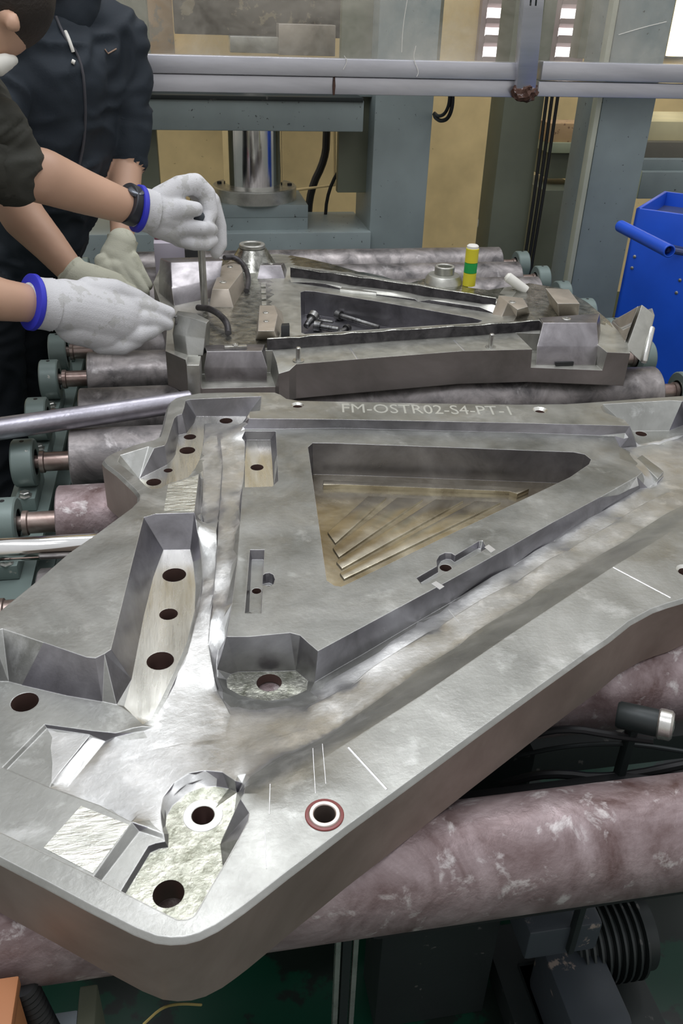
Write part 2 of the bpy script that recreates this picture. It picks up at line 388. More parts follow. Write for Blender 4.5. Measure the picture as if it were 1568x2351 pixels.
# pocket F
FF = [(375, 1263), (437, 1262), (443, 1290), (449, 1345), (447, 1400), (429, 1475), (398, 1548), (368, 1610), (346, 1652), (328, 1663), (306, 1643), (285, 1622), (302, 1560), (330, 1415), (352, 1325)]
zFF = [-.047]*15
R1.line(FF, zFF, True)
for x, y, r_ in ((400, 1320, 27), (387, 1410, 21), (368, 1517, 31)):
    R1.hole(x, y, -.047, r_, -.0835, 24)
R1.line([(449, 1192), (454, 1225), (462, 1282), (465, 1326), (461, 1370), (451, 1420), (431, 1500), (409, 1545), (379, 1612), (355, 1660)], [-.004, -.018, -.034, -.040, -.042, -.044, -.0465, -.047, -.048, -.048])
R1.line([(466, 1072), (467, 1100), (461, 1178), (464, 1215)], [-.036, -.036, -.036, -.040])
# P2: foot of the block, then the lower plateau
R1.line([(-22, 1564), (20, 1565), (50, 1573), (89, 1582), (153, 1597), (235, 1611), (268, 1618), (281, 1624)], Z_P)
R1.line([(-22, 1564), (-54, 1545, 0), (-88, 1650, 0), (-93, 1798, 0), (-66, 1876, 0), (0, 1906, 0), (100, 1953, 0), (166, 1984, 0), (219, 2006), (302, 1887)], Z_P)
R1.hole(57, 1612, Z_P, 31, -.0835, 24)
R1.line([(102, 1663), (212, 1678), (265, 1683), (306, 1671), (327, 1667)], Z_P)
R1.line([(102, 1663), (5, 1762)], Z_P)
R1.line([(5, 1762), (110, 1806), (230, 1849), (302, 1887)], Z_P)
R1.line([(108, 1672), (205, 1686), (265, 1692), (308, 1682), (330, 1679), (352, 1669)], -.049)
R1.line([(108, 1672), (14, 1761, Z_P)], -.049)
R1.line([(14, 1761, Z_P), (112, 1803, Z_P), (232, 1845, Z_P), (294, 1878, Z_P)], [-.049, -.049, -.054, -.054])
R1.line([(206, 1690), (118, 1798)], -.049)
R1.line([(214, 1695), (126, 1802)], -.052)
R1.line([(242, 1702), (154, 1808)], -.054)
# plateau edge, trough, corner pocket
R1.line([(302, 1887), (340, 1900), (376, 1914)], [Z_P, -.048, -.050])
TR = [(320, 1909), (372, 1926), (379, 1932), (357, 1936), (341, 1942), (252, 2088), (198, 2068)]
R1.line(TR, -.052, True)
PK = [(382, 1876), (397, 1850), (432, 1820), (464, 1808), (497, 1806), (525, 1811), (545, 1824), (538, 1867), (521, 1917), (509, 1928), (506, 1939), (515, 1975, 0), (480, 2034, 0), (445, 2094, 0), (437, 2101, 0), (428, 2105, 0), (411, 2106, 0), (310, 2057, 0), (250, 2108), (291, 2047), (345, 1958), (365, 1949), (386, 1946), (387, 1915), (380, 1895)]
ZK = -.058
R1.line(PK, ZK, True)
AR = [(376, 1914), (370, 1880), (369, 1859), (373, 1833), (401, 1796), (432, 1776), (471, 1769), (510, 1773), (540, 1793), (556, 1815)]
R1.line(AR, [-.050, -.050, -.050, -.050, -.049, -.048, -.046, -.044, -.040, -.026])
R1.line([(377, 1882), (379, 1858), (398, 1828), (430, 1800), (466, 1789)], [-.0545, -.0545, -.0545, -.0535, -.0525])
R1.hole(466, 1872, ZK, 26, -.0835, 24)
R1.hole(387, 2052, ZK, 36, -.0835, 28)
# island pocket I
IP = [(531, 1548), (546, 1543), (612, 1542), (679, 1540), (707, 1563), (704, 1584), (683, 1594), (658, 1604), (617, 1609), (580, 1604), (551, 1596), (522, 1579), (520, 1560)]
R1.line(IP, -.071, True)
R1.line([(516, 1470), (502, 1495), (498, 1520), (499, 1556), (512, 1585), (545, 1603), (580, 1612), (617, 1616), (665, 1610), (712, 1588), (722, 1566)], [-.045, -.055, -.06, -.0635, -.066, -.067, -.067, -.067, -.066, -.064, -.062])
R1.hole(618, 1567, -.071, 29, -.0835, 24)
# soft valley guides
R1.line([(500, 1010), (512, 1080), (505, 1200), (500, 1300), (492, 1400), (480, 1500), (500, 1600), (530, 1660), (520, 1720), (430, 1730), (330, 1745), (250, 1760)], [-.040, -.046, -.052, -.056, -.060, -.062, -.066, -.068, -.068, -.066, -.062, -.0585], soft=True)
R1.line([(700, 1640), (800, 1590), (1000, 1460), (1180, 1350), (1300, 1275), (1420, 1200), (1540, 1130)], [-.058, -.055, -.050, -.045, -.041, -.037, -.034], soft=True)
R1.line([(640, 1700), (700, 1680)], [-.05, -.048], soft=True)
# outer plate bolt holes and the red-ringed bush hole
for x, y, r_, ch in ((683, 930, 15, .3), (1240, 941, 17, .35), (1578, 1310, 25, .25)):
    R1.hole(x, y, 0, r_, -.0835, 18, ch)
gb, rb_ = R1.hole(745, 1871, 0, 41, -.0835, 32)
# round bores beside the two slots (blind, dark)
R1.hole(1023, 1274, Z_I, 11, -.06, 18, 0, False) if False else None
base_x, base_y = None, None
def pz(c): return proj(c)
def near_mat(c, n, R):
    z = c.z-ZT; x, y, _ = proj(c)
    for hx, hy, hr, hz, th, r_, zt in R.holes:
        d2 = (c.x-hx)**2+(c.y-hy)**2
        if d2 < r_*r_*1.02: return 3 if z < zt-.004 else 6
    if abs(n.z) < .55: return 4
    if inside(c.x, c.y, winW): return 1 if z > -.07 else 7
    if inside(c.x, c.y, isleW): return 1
    if inside(c.x, c.y, pkW) or inside(c.x, c.y, ipW): return 5
    if any(inside(c.x, c.y, q) for q in (mask[1], mask[2], mask[6])): return 6
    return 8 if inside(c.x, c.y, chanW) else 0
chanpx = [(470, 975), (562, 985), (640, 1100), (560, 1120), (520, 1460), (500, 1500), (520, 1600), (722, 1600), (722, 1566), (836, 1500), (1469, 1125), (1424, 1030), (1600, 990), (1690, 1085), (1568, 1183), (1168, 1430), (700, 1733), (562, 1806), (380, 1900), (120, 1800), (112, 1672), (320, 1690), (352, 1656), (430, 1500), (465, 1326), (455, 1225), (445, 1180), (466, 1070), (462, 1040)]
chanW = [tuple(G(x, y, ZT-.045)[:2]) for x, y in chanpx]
def polyat(pts, z): return [tuple(G(p[0], p[1], ZT+(p[2] if len(p) > 2 else z))[:2]) for p in pts]
pkW = polyat(PK, ZK); ipW = polyat(IP, -.071)
mask = [isleW, polyat(QF, -.034), polyat(FF, -.047), polyat(IP, -.071), pkW, polyat(TR, -.052), polyat(KF, -.034)]
bm = R1.build(outer, [chanW], .0085, near_mat, mask=mask)
b = skirt(bm, outer, ZT-.0045, PB, 2)
WINREF = steel('reflection_toned_floor', (.26, .22, .15), (.66, .62, .50), .16, .32, .95, 9, .05, 60, .001)  # brown reflection painted into the window floor colour
bmesh.ops.remove_doubles(bm, verts=bm.verts[:], dist=2e-6)
for f in bm.faces: f.smooth = True
bm.normal_update()
for ed in bm.edges: ed.smooth = len(ed.link_faces) == 2 and ed.calc_face_angle(3.2) < math.radians(24)
me = bpy.data.meshes.new('plate_body'); bm.to_mesh(me); bm.free()
link('plate_body', me, [PLATE, ISLE, SIDE, BORE, WALLM, PADM, BRIGHT, WINREF, CHAN], near)
# underside with the same openings
bv = [Vector(p) for p in outer]; be = [(i, (i+1) % len(outer)) for i in range(len(outer))]
for hx, hy, hr, hz, th, r_, zt in R1.holes:
    if not th: continue
    s = len(bv); bv += [Vector((hx+hr*math.cos(2*math.pi*i/20), hy+hr*math.sin(2*math.pi*i/20))) for i in range(20)]
    be += [(s+i, s+(i+1) % 20) for i in range(20)]
ov, oe, of, *_ = delaunay_2d_cdt(bv, be, [], 0, 1e-5, False)
bm = bmesh.new(); vs = [bm.verts.new((p.x, p.y, PB+.0003)) for p in ov]
for f in of:
    cx = sum(ov[k].x for k in f)/3; cy = sum(ov[k].y for k in f)/3
    if inside(cx, cy, outer) and not any(h[4] and (cx-h[0])**2+(cy-h[1])**2 < h[2]**2*.99 for h in R1.holes): bm.faces.new([vs[k] for k in f])
obj('plate_underside', bm, SIDE, near)
# ---------------------------------------------------------------- details of the near plate
def at(x, y, dz=0): return G(x, y, ZT+dz)
# window: recessed ledge band along the far wall and the stepped ribs of the floor
def px_prism(pts, ztop, zbot, parent, name, mats, bev=0, grow=0, z0=ZT):
    A = [G(x, y, z0+ztop) for x, y in pts]; c = sum(A, Vector())/len(A)
    Bp = [Vector((p.x+(p.x-c.x)*grow, p.y+(p.y-c.y)*grow, z0+zbot)) for p in A]
    return obj(name, loft(Bp, A, bev), mats, parent)
for pts in ([(752, 1222), (845, 1139), (888, 1141), (770, 1247)], [(764, 1258), (912, 1142), (972, 1145), (778, 1279)], [(772, 1290), (1000, 1146), (1064, 1149), (785, 1305)], [(780, 1316), (1092, 1150), (1150, 1153), (790, 1329)]):
    px_prism(pts, -.0752, -.0785, near, 'floor_rib', WINREF, .0008)
px_prism([(742, 1103), (780, 1102), (1170, 1118), (1215, 1122), (1188, 1134), (1170, 1128), (780, 1112), (742, 1113)], -.070, -.0785, near, 'window_ledge', WINREF, .0006)
# steel bush in the corner hole with a lacquer-red collar
c0 = gb.copy(); c0.z = ZT
REDL = flat('red_oil', (.20, .035, .03), .12)
obj('red_collar', ring(c0-Vector((0, 0, .001)), (0, 0, 1), rb_*1.10, rb_*.86, .0022, 40, .0006), REDL, near)['label'] = 'glossy red collar around the bush'
obj('guide_bush', ring(c0-Vector((0, 0, .03)), (0, 0, 1), rb_*.90, rb_*.60, .0325, 40, .001), steel('pink_bush_steel', (.5, .42, .38), (.72, .66, .6), .2, .35), near)
# engraved code
def text_mesh(txt, p, q, height, name, mat, parent, depth=.0004, z=0):
    cu = bpy.data.curves.new('lettering', 'FONT'); cu.body = txt; cu.extrude = depth; cu.resolution_u = 3
    to = bpy.data.objects.new('lettering', cu); C.objects.link(to); bpy.context.view_layer.update()
    me = bpy.data.meshes.new_from_object(to.evaluated_get(bpy.context.evaluated_depsgraph_get()))
    bpy.data.objects.remove(to)
    xs = [v.co.x for v in me.vertices]; ys = [v.co.y for v in me.vertices]; x0, x1, y0, y1 = min(xs), max(xs), min(ys), max(ys)
    d = (q-p); L = d.length; d.normalize(); n = Vector((-d.y, d.x, 0)).normalized()
    for v in me.vertices:
        c = p+d*((v.co.x-x0)/(x1-x0)*L)+n*((v.co.y-y0)/(y1-y0)*height); v.co = Vector((c.x, c.y, p.z+v.co.z))
    me.name = name
    return link(name, me, mat, parent)
text_mesh('FM-OSTR02-S4-PT-1', at(786, 947), at(1176, 953), (at(786, 927)-at(786, 947)).length, 'engraved_code', flat('bright_scratch', (.62, .63, .58), .35, .6), near, .0003)
# scribed lines and dark bores
def scribe(a, b, wpx, name='scribed_line', z=0, h=.00035, mat=None):
    A = at(a[0], a[1], z); B_ = at(b[0], b[1], z); d = (B_-A).normalized(); n = Vector((-d.y, d.x, 0))*wpx*proj(A)[2]/FPX/2
    q = Vector((0, 0, h))
    obj(name, loft([A-n, B_-n, B_+n, A+n], [A-n*.4+q, B_-n*.4+q, B_+n*.4+q, A+n*.4+q]), mat or WHITEP, near, 0)
SCR = flat('scratch_steel', (.72, .73, .74), .3, .8)
for a, b, w_ in (((1408, 1302), (1540, 1372), 5), ((800, 1716), (888, 1812), 6)): scribe(a, b, w_, mat=SCR)
for a, b, w_ in (((718, 1718), (724, 1822), 2.2), ((740, 1708), (748, 1800), 2.2), ((620, 1800), (618, 1870), 2.5), ((608, 1905), (612, 1995), 1.8), ((1054, 1430), (1030, 1400), 2)): scribe(a, b, w_, 'scratch', mat=SCR)
def bore(x, y, rpx, z, depth, top=.0004):
    g = at(x, y, z); r = rpx*proj(g)[2]/FPX
    return lathe(g-Vector((0, 0, depth)), (0, 0, 1), [(r, 0), (r, depth+top), (r*.9, depth+top)], 20)
HATCH = steel('hatched_milling', (.40, .41, .36), (.86, .87, .80), .18, .4, .95, 70, .9, 150, 0, ((.25, 1, 1), (0, 0, .45)))
px_prism([(186, 1850), (297, 1894), (213, 2005), (100, 1946)], Z_P+.0004, Z_P-.0004, near, 'milled_patch', HATCH)
px_prism([(386, 1112), (456, 1091), (446, 1174), (376, 1174)], .0004, -.0004, near, 'milled_patch', HATCH)
g = G(466, 1872, ZT+ZK); rs_ = 26*proj(g)[2]/FPX
obj('spot_face', ring(g-Vector((0, 0, .001)), (0, 0, 1), rs_*1.75, rs_*1.02, .0016, 40, .0004), steel('bright_spot_face', (.80, .80, .76), (.95, .95, .92), .3, .4, .9), near)
# chamfer notches beside the long slot
for q in ([(990, 1340), (1001, 1334), (1020, 1346), (1009, 1353)], [(1112, 1256), (1122, 1250), (1138, 1262), (1127, 1269)]):
    px_prism(q, -.0166, -.0175, near, 'slot_notch', SCR)
px_prism([(1462, 1052), (1474, 1044), (1524, 1082), (1510, 1099)], -.026, -.045, near, 'tip_wedge', PLATE, .0010)
px_prism([(1470, 1078), (1476, 1071), (1502, 1098), (1494, 1106)], -.034, -.045, near, 'tip_pad', WALLM, .0006)

# ================================================================= conveyor rollers
RR = .062; ZR = PB-RR; XL, XR = -.245, 1.10
ROWS = [(.56, 'nearest roller, thick and stained, crossing the bottom of the picture under the bare plate'),
 (.80, 'dark purplish roller glimpsed below the right edge of the bare plate'),
 (1.073, 'roller just beyond the polished bar, mostly hidden under the bare plate'),
 (1.328, 'rusty brown roller next to the bolted bearing foot on the left'),
 (1.558, 'dark scuffed roller in line with the thick grey round bar'),
 (1.762, 'roller right behind the bare plate, running out past its far right corner'),
 (1.985, 'roller under the front of the block-studded plate'),
 (2.17, 'roller hidden mid-way beneath the block-studded plate'),
 (2.355, 'roller under the rear part of the block-studded plate'),
 (2.54, 'third roller from the back, its end showing beside the white-tipped rod'),
 (2.72, 'second roller from the back, behind the bush block'),
 (2.915, 'farthest roller, just in front of the green machine')]
def mk_roller(y, mat, lab):
    t = thing('conveyor_roller', lab, 'roller', (.4, y, ZR), 'rollers of the conveyor')
    a = Vector((XL, y, ZR))
    L = XR-XL
    obj('roller_body', lathe(a, (1, 0, 0), [(.012, .004), (.045, .004), (.052, 0), (RR-.002, 0), (RR, .002), (RR, L-.002), (RR-.002, L), (.052, L), (.045, L-.004), (.012, L-.004)], 64), mat, t)
    for s, x in ((-1, XL), (1, XR)):
        obj('shaft', lathe((x, y, ZR), (s, 0, 0), [(.019, -.003), (.019, .052), (.022, .054), (.022, .062), (.013, .064), (.013, .105)], 24), SHAFT, t)
    return t
SHAFT = steel('shaft_steel', (.22, .15, .13), (.46, .38, .34), .28, .42, .8, 14, .1, 70, 0)
for i, (y, lab) in enumerate(ROWS): mk_roller(y, RUST if i in (0, 1, 3) else ROLLER, lab)
# bearing blocks
def bearing(x, y, s, lab):
    t = thing('bearing_block', lab, 'bearing', (x, y, ZR-.075), 'bearing blocks of the conveyor')
    bm = bmesh.new(); c = Vector((x-.021, y, ZR))
    add_lathe(bm, c, (1, 0, 0), [(.026, .002), (.026, .0), (.044, 0), (.047, .003), (.047, .039), (.044, .042), (.026, .042), (.026, .04)], 40, 0, False)
    obj('housing_ring', bm, TEAL, t)
    obj('seal', ring(c+Vector((.004, 0, 0)), (1, 0, 0), .027, .0135, .034, 24), BLACK, t)
    ft_ = obj('foot', box((x-.019, y-.062, ZR-.075), (x+.019, y+.062, ZR-.046), .003), TEAL, t)
    obj('grease_hole', lathe((x, y, ZR+.0462), (0, 0, 1), [(.0045, 0), (.0045, .001), (.003, .0012)], 10), BLACK, t)
    for dy in (-.052, .052):
        h = Vector((x, y+dy, ZR-.046))
        bmb = lathe(h, (0, 0, 1), [(.0135, 0), (.0135, .002), (.010, .002), (.0102, .009), (.008, .0105)], 6)
        obj('bolt', bmb, SHAFT2, ft_)
SHAFT2 = steel('zinc_bolt', (.45, .45, .42), (.7, .7, .66), .22, .35, .9, 20, .1, 90, .001)
side = {1.073: 'left bearing block at the picture edge by the polished bar', 1.328: 'left bearing block with the big hex bolt beside the rusty roller', 1.558: 'green left bearing block of the scuffed roller below the grey round bar',
 1.762: 'left bearing block beside the dark trousers, just above the grey round bar', 1.985: 'farthest visible left bearing block, below the moving glove'}
ORD = ['first', 'second', 'third', 'fourth', 'fifth', 'sixth', 'seventh', 'eighth', 'ninth', 'tenth', 'eleventh', 'twelfth']
for i, (y, _) in enumerate(ROWS):
    bearing(-.335, y, -1, side.get(y, 'left bearing block at the %s roller from the back' % ORD[len(ROWS)-1-i]))
rl = {1.985: 'large right bearing block at the foot of the blue cart', 2.355: 'right bearing block just left of the leaning clamp piece', 2.54: 'right bearing block of the third roller from the back', 2.72: 'right bearing block of the second roller from the back', 2.915: 'farthest right bearing block, before the black cables'}
for i, (y, _) in enumerate(ROWS):
    if i > 4: bearing(1.185, y, 1, rl.get(y, 'right bearing block at the %s roller from the back' % ORD[len(ROWS)-1-i]))
# side channels and legs of the conveyor
fr = thing('roller_conveyor', 'green steel conveyor stand whose side channels carry the rollers', 'conveyor', (.4, 1.7, 0))
for x0, x1 in ((-.375, -.295), (1.145, 1.225)):
    bm = bmesh.new(); add_box(bm, (x0, .35, ZR-.087), (x1, 3.0, ZR-.0755)); add_box(bm, (x0, .35, ZR-.19), (x0+.008, 3.0, ZR-.087)); add_box(bm, (x0, .35, ZR-.19), (x1, 3.0, ZR-.182))
    obj('side_channel', bm, TEAL, fr, 0)
for x in (-.37, 1.15):
    for y in (.45, 1.7, 2.9): obj('leg', box((x, y-.035, 0), (x+.07, y+.035, ZR-.19), .003), GREEN, fr)
obj('cross_bar', box((-.30, 1.10, .22), (1.15, 1.16, .29), .003), DARKM, fr)
obj('cross_bar', box((-.30, 1.62, .30), (1.15, 1.68, .37), .003), DARKM, fr)
# pale guide plate on the left edge
gp = thing('guard_plate', 'pale blue-grey guard plate at the left picture edge beside the hex bolt', 'guard plate', (-.44, 1.3, .69))
obj('plate', loft([(-.62, .9, .72), (-.388, .9, .72), (-.388, 1.415, .72), (-.62, 1.415, .72)], [(-.62, .9, .745), (-.388, .9, .745), (-.388, 1.415, .745), (-.62, 1.415, .745)], .002), PALE, gp)
obj('support', box((-.60, .95, 0), (-.54, 1.35, .72), .003), GREEN, gp)
# loose bars lying across the rollers on the left
def bar_between(p, q, r, name, lab, mat):
    p = Vector(p); q = Vector(q); d = q-p; L = d.length
    t = thing(name, lab, 'bar', (p+q)/2-Vector((0, 0, r)))
    obj('bar', lathe(p, d, [(r-.002, 0), (r, .002), (r, L-.002), (r-.002, L)], 48), mat, t)
    return t
def on_z(x, y, z): return G(x, y, z)
pa, pb = on_z(-60, 993, PB+.0225), on_z(460, 917, PB+.0225)
tb = thing('round_bar', 'thick dull grey round steel bar lying across the rollers from the left edge', 'bar', (pa+pb)/2-Vector((0, 0, .0215)))
d_ = pb-pa
obj('bar', lathe(pa-d_*.2, d_, [(.019, 0), (.0215, .003), (.0215, d_.length*1.15), (.019, d_.length*1.15+.003)], 48), steel('grey_bar_steel', (.26, .25, .28), (.44, .43, .48), .3, .4, .8, 10, .3, 120, 0), tb)
pa, pb = on_z(-60, 1266, PB+.017), on_z(226, 1251, PB+.017)
d_ = pb-pa
tb = thing('polished_bar', 'bright polished round bar lying below the rusty roller on the left', 'bar', (pa+pb)/2-Vector((0, 0, .0185)))
obj('bar', lathe(pa-d_*.5, d_, [(.016, 0), (.018, .003), (.018, d_.length*1.5), (.016, d_.length*1.5+.003)], 64), CHROME, tb)
# ================================================================= under the conveyor
tag(obj('floor', box((-7, -3, -.05), (8, 9, 0)), FLOORG, None, 0), kind='structure')
def mbox(name, lab, cat, lo, hi, mat, bev=.004):
    o = obj(name, box(lo, hi, bev), mat); return tag(o, lab, cat)
# gear motor under the rollers on the right
gm = thing('gear_motor', 'dark gear motor with grey housing below the nearest roller, lower right', 'motor', (.62, .78, .0))
def Vp(x, y, Y): return V(x, y, Y)
a = V(1340, 2290, .70)
obj('motor_housing', box((a.x-.052, .63, a.z-.10), (a.x+.052, .79, a.z+.035), .016), GREYP, gm)
obj('terminal_cover', box((a.x-.035, .612, a.z-.03), (a.x+.03, .632, a.z+.012), .006), GREYP, gm)
a2 = V(1480, 2190, .74)
bm = bmesh.new()
for k in range(9): add_lathe(bm, (a2.x-.11+k*.014, .80, a2.z-.03), (1, 0, 0), [(.066, 0), (.078, .001), (.078, .005), (.066, .006)], 32)
add_lathe(bm, (a2.x-.12, .80, a2.z-.03), (1, 0, 0), [(.05, 0), (.066, .006), (.066, .15), (.05, .156)], 32)
obj('fin_stack', bm, DARKM, gm)
a3 = V(1300, 2120, .72)
obj('gear_case', box((a3.x-.07, .70, a3.z-.05), (a3.x+.05, .86, a3.z+.02), .008), GREYP, gm)
obj('motor_foot', box((a.x-.1, .62, 0), (a.x+.16, .9, .06), .004), DARKM, gm)
obj('motor_column', box((a.x-.06, .66, .06), (a.x+.06, .82, a.z-.09), .004), DARKM, gm)
# limit cylinder seen in the gap on the right
cy = thing('air_cylinder', 'grey round-capped air cylinder in the dark gap right of the bare plate', 'cylinder', (.55, .68, .60))
a = V(1546, 1668, .665); dc = Vector((-.80, .55, -.12)).normalized()
obj('end_cap', lathe(a, dc, [(.004, .003), (.006, -.001), (.009, .0), (.015, 0), (.0185, .003), (.019, .016), (.0175, .018)], 32), SHAFT2, cy)
obj('barrel', lathe(a+dc*.018, dc, [(.0165, 0), (.017, .003), (.017, .045), (.015, .048)], 32), DARKM, cy)
obj('mount_bracket', box((a.x-.036, .69, .30), (a.x-.026, .705, a.z-.022), .002), DARKM, cy)
fit_ = thing('brass_fitting', 'small brass and white hose fitting in the dark gap under the plate', 'fitting', V(1430, 1660, .78))
obj('white_sleeve', lathe(V(1418, 1672, .78), (.3, 0, 1), [(.008, 0), (.009, .004), (.009, .03), (.007, .032)], 16), WHITEP, fit_)
obj('brass_nut', lathe(V(1432, 1664, .78), (1, .1, .1), [(.007, 0), (.01, .002), (.01, .012), (.007, .014)], 6), flat('brass', (.6, .42, .12), .3, .9), fit_)
for k, (pts, r_) in enumerate(([(1190, 1755), (1260, 1735), (1340, 1725), (1440, 1705), (1568, 1715)], .004), ([(1170, 1790), (1300, 1775), (1420, 1790), (1600, 1760)], .006), ([(1200, 1720), (1300, 1690), (1400, 1705), (1520, 1660)], .0035)) if False else enumerate([]): pass
for lab, pts, r_ in (('thin black hose sagging in the gap just above the nearest roller', [(1150, 1800), (1260, 1772), (1400, 1790), (1620, 1745)], .006),
                     ('thin grey cable looping under the brass fitting', [(1190, 1735), (1300, 1712), (1440, 1705), (1600, 1730)], .003),
                     ('black hose leading to the round-capped cylinder', [(1180, 1700), (1290, 1668), (1420, 1690), (1500, 1700)], .005)):
    tag(obj('hose', tube([V(x, y, .74-.02*i) for i, (x, y) in enumerate(pts)], r_, 8, 2), BLACK if r_ > .003 else DARKM), lab, 'hose')
# drive belts / guide strip and posts below the plate corner
def vstrip(name, lab, cat, x0, x1, yref, Y, z0, z1, dep, mat):
    a = V(x0, yref, Y); b = V(x1, yref, Y)
    return tag(obj(name, box((a.x, Y, z0), (b.x, Y+dep, z1), .003), mat), lab, cat)
gs = thing('guide_rail', 'narrow steel guide rail standing below the nearest roller near the picture centre', 'rail', V(810, 2260, .62))
for x0, x1, m in ((770, 782, SHAFT2), (786, 806, DARKM), (810, 822, SHAFT2)):
    a = V(x0, 2200, .62); b = V(x1, 2200, .62); obj('rail_strip', box((a.x, .62, 0), (b.x, .63, ZR-.09), .001), m, gs)
vstrip('support_column', 'wide dark green column behind the guide rail under the rollers', 'column', 868, 1120, 2260, .78, 0, ZR-.1, .10, DARKM)
vstrip('column_post', 'pale blue-grey upright post at the lower left under the rollers', 'post', 86, 150, 2290, .50, 0, ZR-.12, .03, PALE)
vstrip('dark_post', 'dark olive upright post just right of the pale post, lower left', 'post', 152, 200, 2290, .505, 0, ZR-.12, .05, GREEN2)
hs = thing('corrugated_hose', 'black corrugated hose hanging at the lower left corner', 'hose', V(70, 2351, .46))
a = V(52, 2262, .50); n_ = 44
bm = bmesh.new(); add_lathe(bm, a, Vector((.12, 0, -1)), [(.0135 if k % 2 else .0115, k*.0042) for k in range(90)], 20); obj('hose_body', bm, BLACK, hs)
ob = thing('orange_box', 'orange-brown box at the extreme lower left corner', 'box', V(0, 2350, .49))
a = V(-60, 2262, .485); b_ = V(40, 2262, .485)
obj('box_body', box((a.x, .43, 0), (b_.x, .485, a.z), .004), flat('orange_board', (.55, .24, .10), .6, 0, ((.3, .12, .06), 30, .65)), ob)
obj('box_lid', box((a.x-.003, .427, a.z-.012), (b_.x+.003, .487, a.z+.002), .002), flat('orange_lid', (.50, .21, .09), .6), ob)
tag(obj('straw_twig', tube([V(330, 2351, .40), V(372, 2312, .42), V(412, 2304, .44), V(462, 2307, .45)], .0012, 6, 2), flat('straw', (.30, .24, .08), .6)), 'thin yellowish twig of swarf below the plate corner', 'swarf')

a = V(1130, 1700, .72)  # added black block that makes the gap below look dark
obj('gap_darkener', box((a.x-.16, .635, .50), (a.x+.42, .70, a.z-.06), .01), BLACK, gm)['label'] = 'black block added to darken the gap between two rollers'
# ================================================================= far plate with blocks
Z2 = .893
far = thing('studded_mould_plate', 'dark oily steel plate carrying slope-sided blocks, with bolts lying in its triangular window', 'mould plate', (.55, 1.95, PB))
R2 = Relief(Z2)
OILY = steel('oily_curved_steel', (.10, .10, .085), (.50, .50, .45), .12, .3, .9, 38, .8, 60, .001)
def g2(x, y, dz=0): p = G(x, y, Z2+dz); return (p.x, p.y)
fa, fb = Vector(g2(1222, 802)), Vector(g2(1447, 811))
nl = lambda t: fa+(fb-fa)*t
out2 = [(g2(680, 836), 0), (g2(816, 825), 0), (g2(1061, 806), 0), (tuple(fa), 0), (tuple(nl(.012)), -.043), (tuple(nl(.752)), -.043), (tuple(nl(.765)), 0), (tuple(fb), 0)] + \
    [(g2(x, y), 0) for x, y in [(1440, 784), (1400, 738), (1345, 692), (1290, 662), (1215, 650), (1180, 657), (1120, 666), (1075, 660), (1062, 645), (1020, 634), (975, 640), (940, 650), (850, 632), (760, 606), (700, 592), (640, 583), (560, 588), (520, 594), (440, 598), (372, 604), (352, 650), (370, 700), (384, 745), (380, 806)]] + \
    [(g2(426, 826), 0), (g2(430, 846), 0), (g2(458, 846), 0), (g2(463, 892, -.05), -.05), (g2(632, 888, -.05), -.05), (g2(640, 858, -.015), -.015), (g2(664, 851, -.010), -.010)]
R2.chain([R2.pt(p[0], p[1], z) for p, z in out2], True)
o2 = [p for p, z in out2]
# notch floors behind the front blocks
ins = Vector((0, .10))
n1, n2 = nl(.012)+Vector((0, .11)), nl(.752)+Vector((0, .11))
R2.chain([R2.pt(*nl(.012), -.043), R2.pt(*n1, -.043), R2.pt(*n2, -.043), R2.pt(*nl(.752), -.043)], False)
R2.chain([R2.pt(*fa, 0), R2.pt(*(n1+Vector((-.002, .002))), 0), R2.pt(*(n2+Vector((.003, .002))), 0), R2.pt(*nl(.765), 0)], False)
la, lb = Vector(g2(463, 892, -.05)), Vector(g2(632, 888, -.05))
R2.chain([R2.pt(*la, -.05), R2.pt(*(la+Vector((.002, .080))), -.05), R2.pt(*(lb+Vector((-.002, .080))), -.05), R2.pt(*lb, -.05)], False)
R2.chain([R2.pt(*g2(458, 846), 0), R2.pt(*(la+Vector((-.003, .083))), 0), R2.pt(*(lb+Vector((.003, .083))), 0), R2.pt(*g2(640, 858, -.015), -.015)], False)
# front ridge
# rear ridge
R2.line([(668, 648), (800, 668), (960, 692), (1136, 720)], 0)
R2.line([(674, 613), (800, 630), (960, 656), (1140, 692)], .022)
R2.line([(672, 609), (800, 626), (960, 652), (1150, 688)], .022)
R2.line([(652, 596), (700, 602), (800, 622), (935, 652), (1060, 672), (1160, 682)], .004)
# window
W2 = [(690, 671), (700, 668), (722, 669), (860, 691), (960, 708), (1082, 729), (1108, 736), (1098, 741), (980, 748), (800, 760), (700, 767), (692, 764)]
w2W = R2.line(W2, -.0002, True)
R2.world(offset(w2W, .003), -.062)
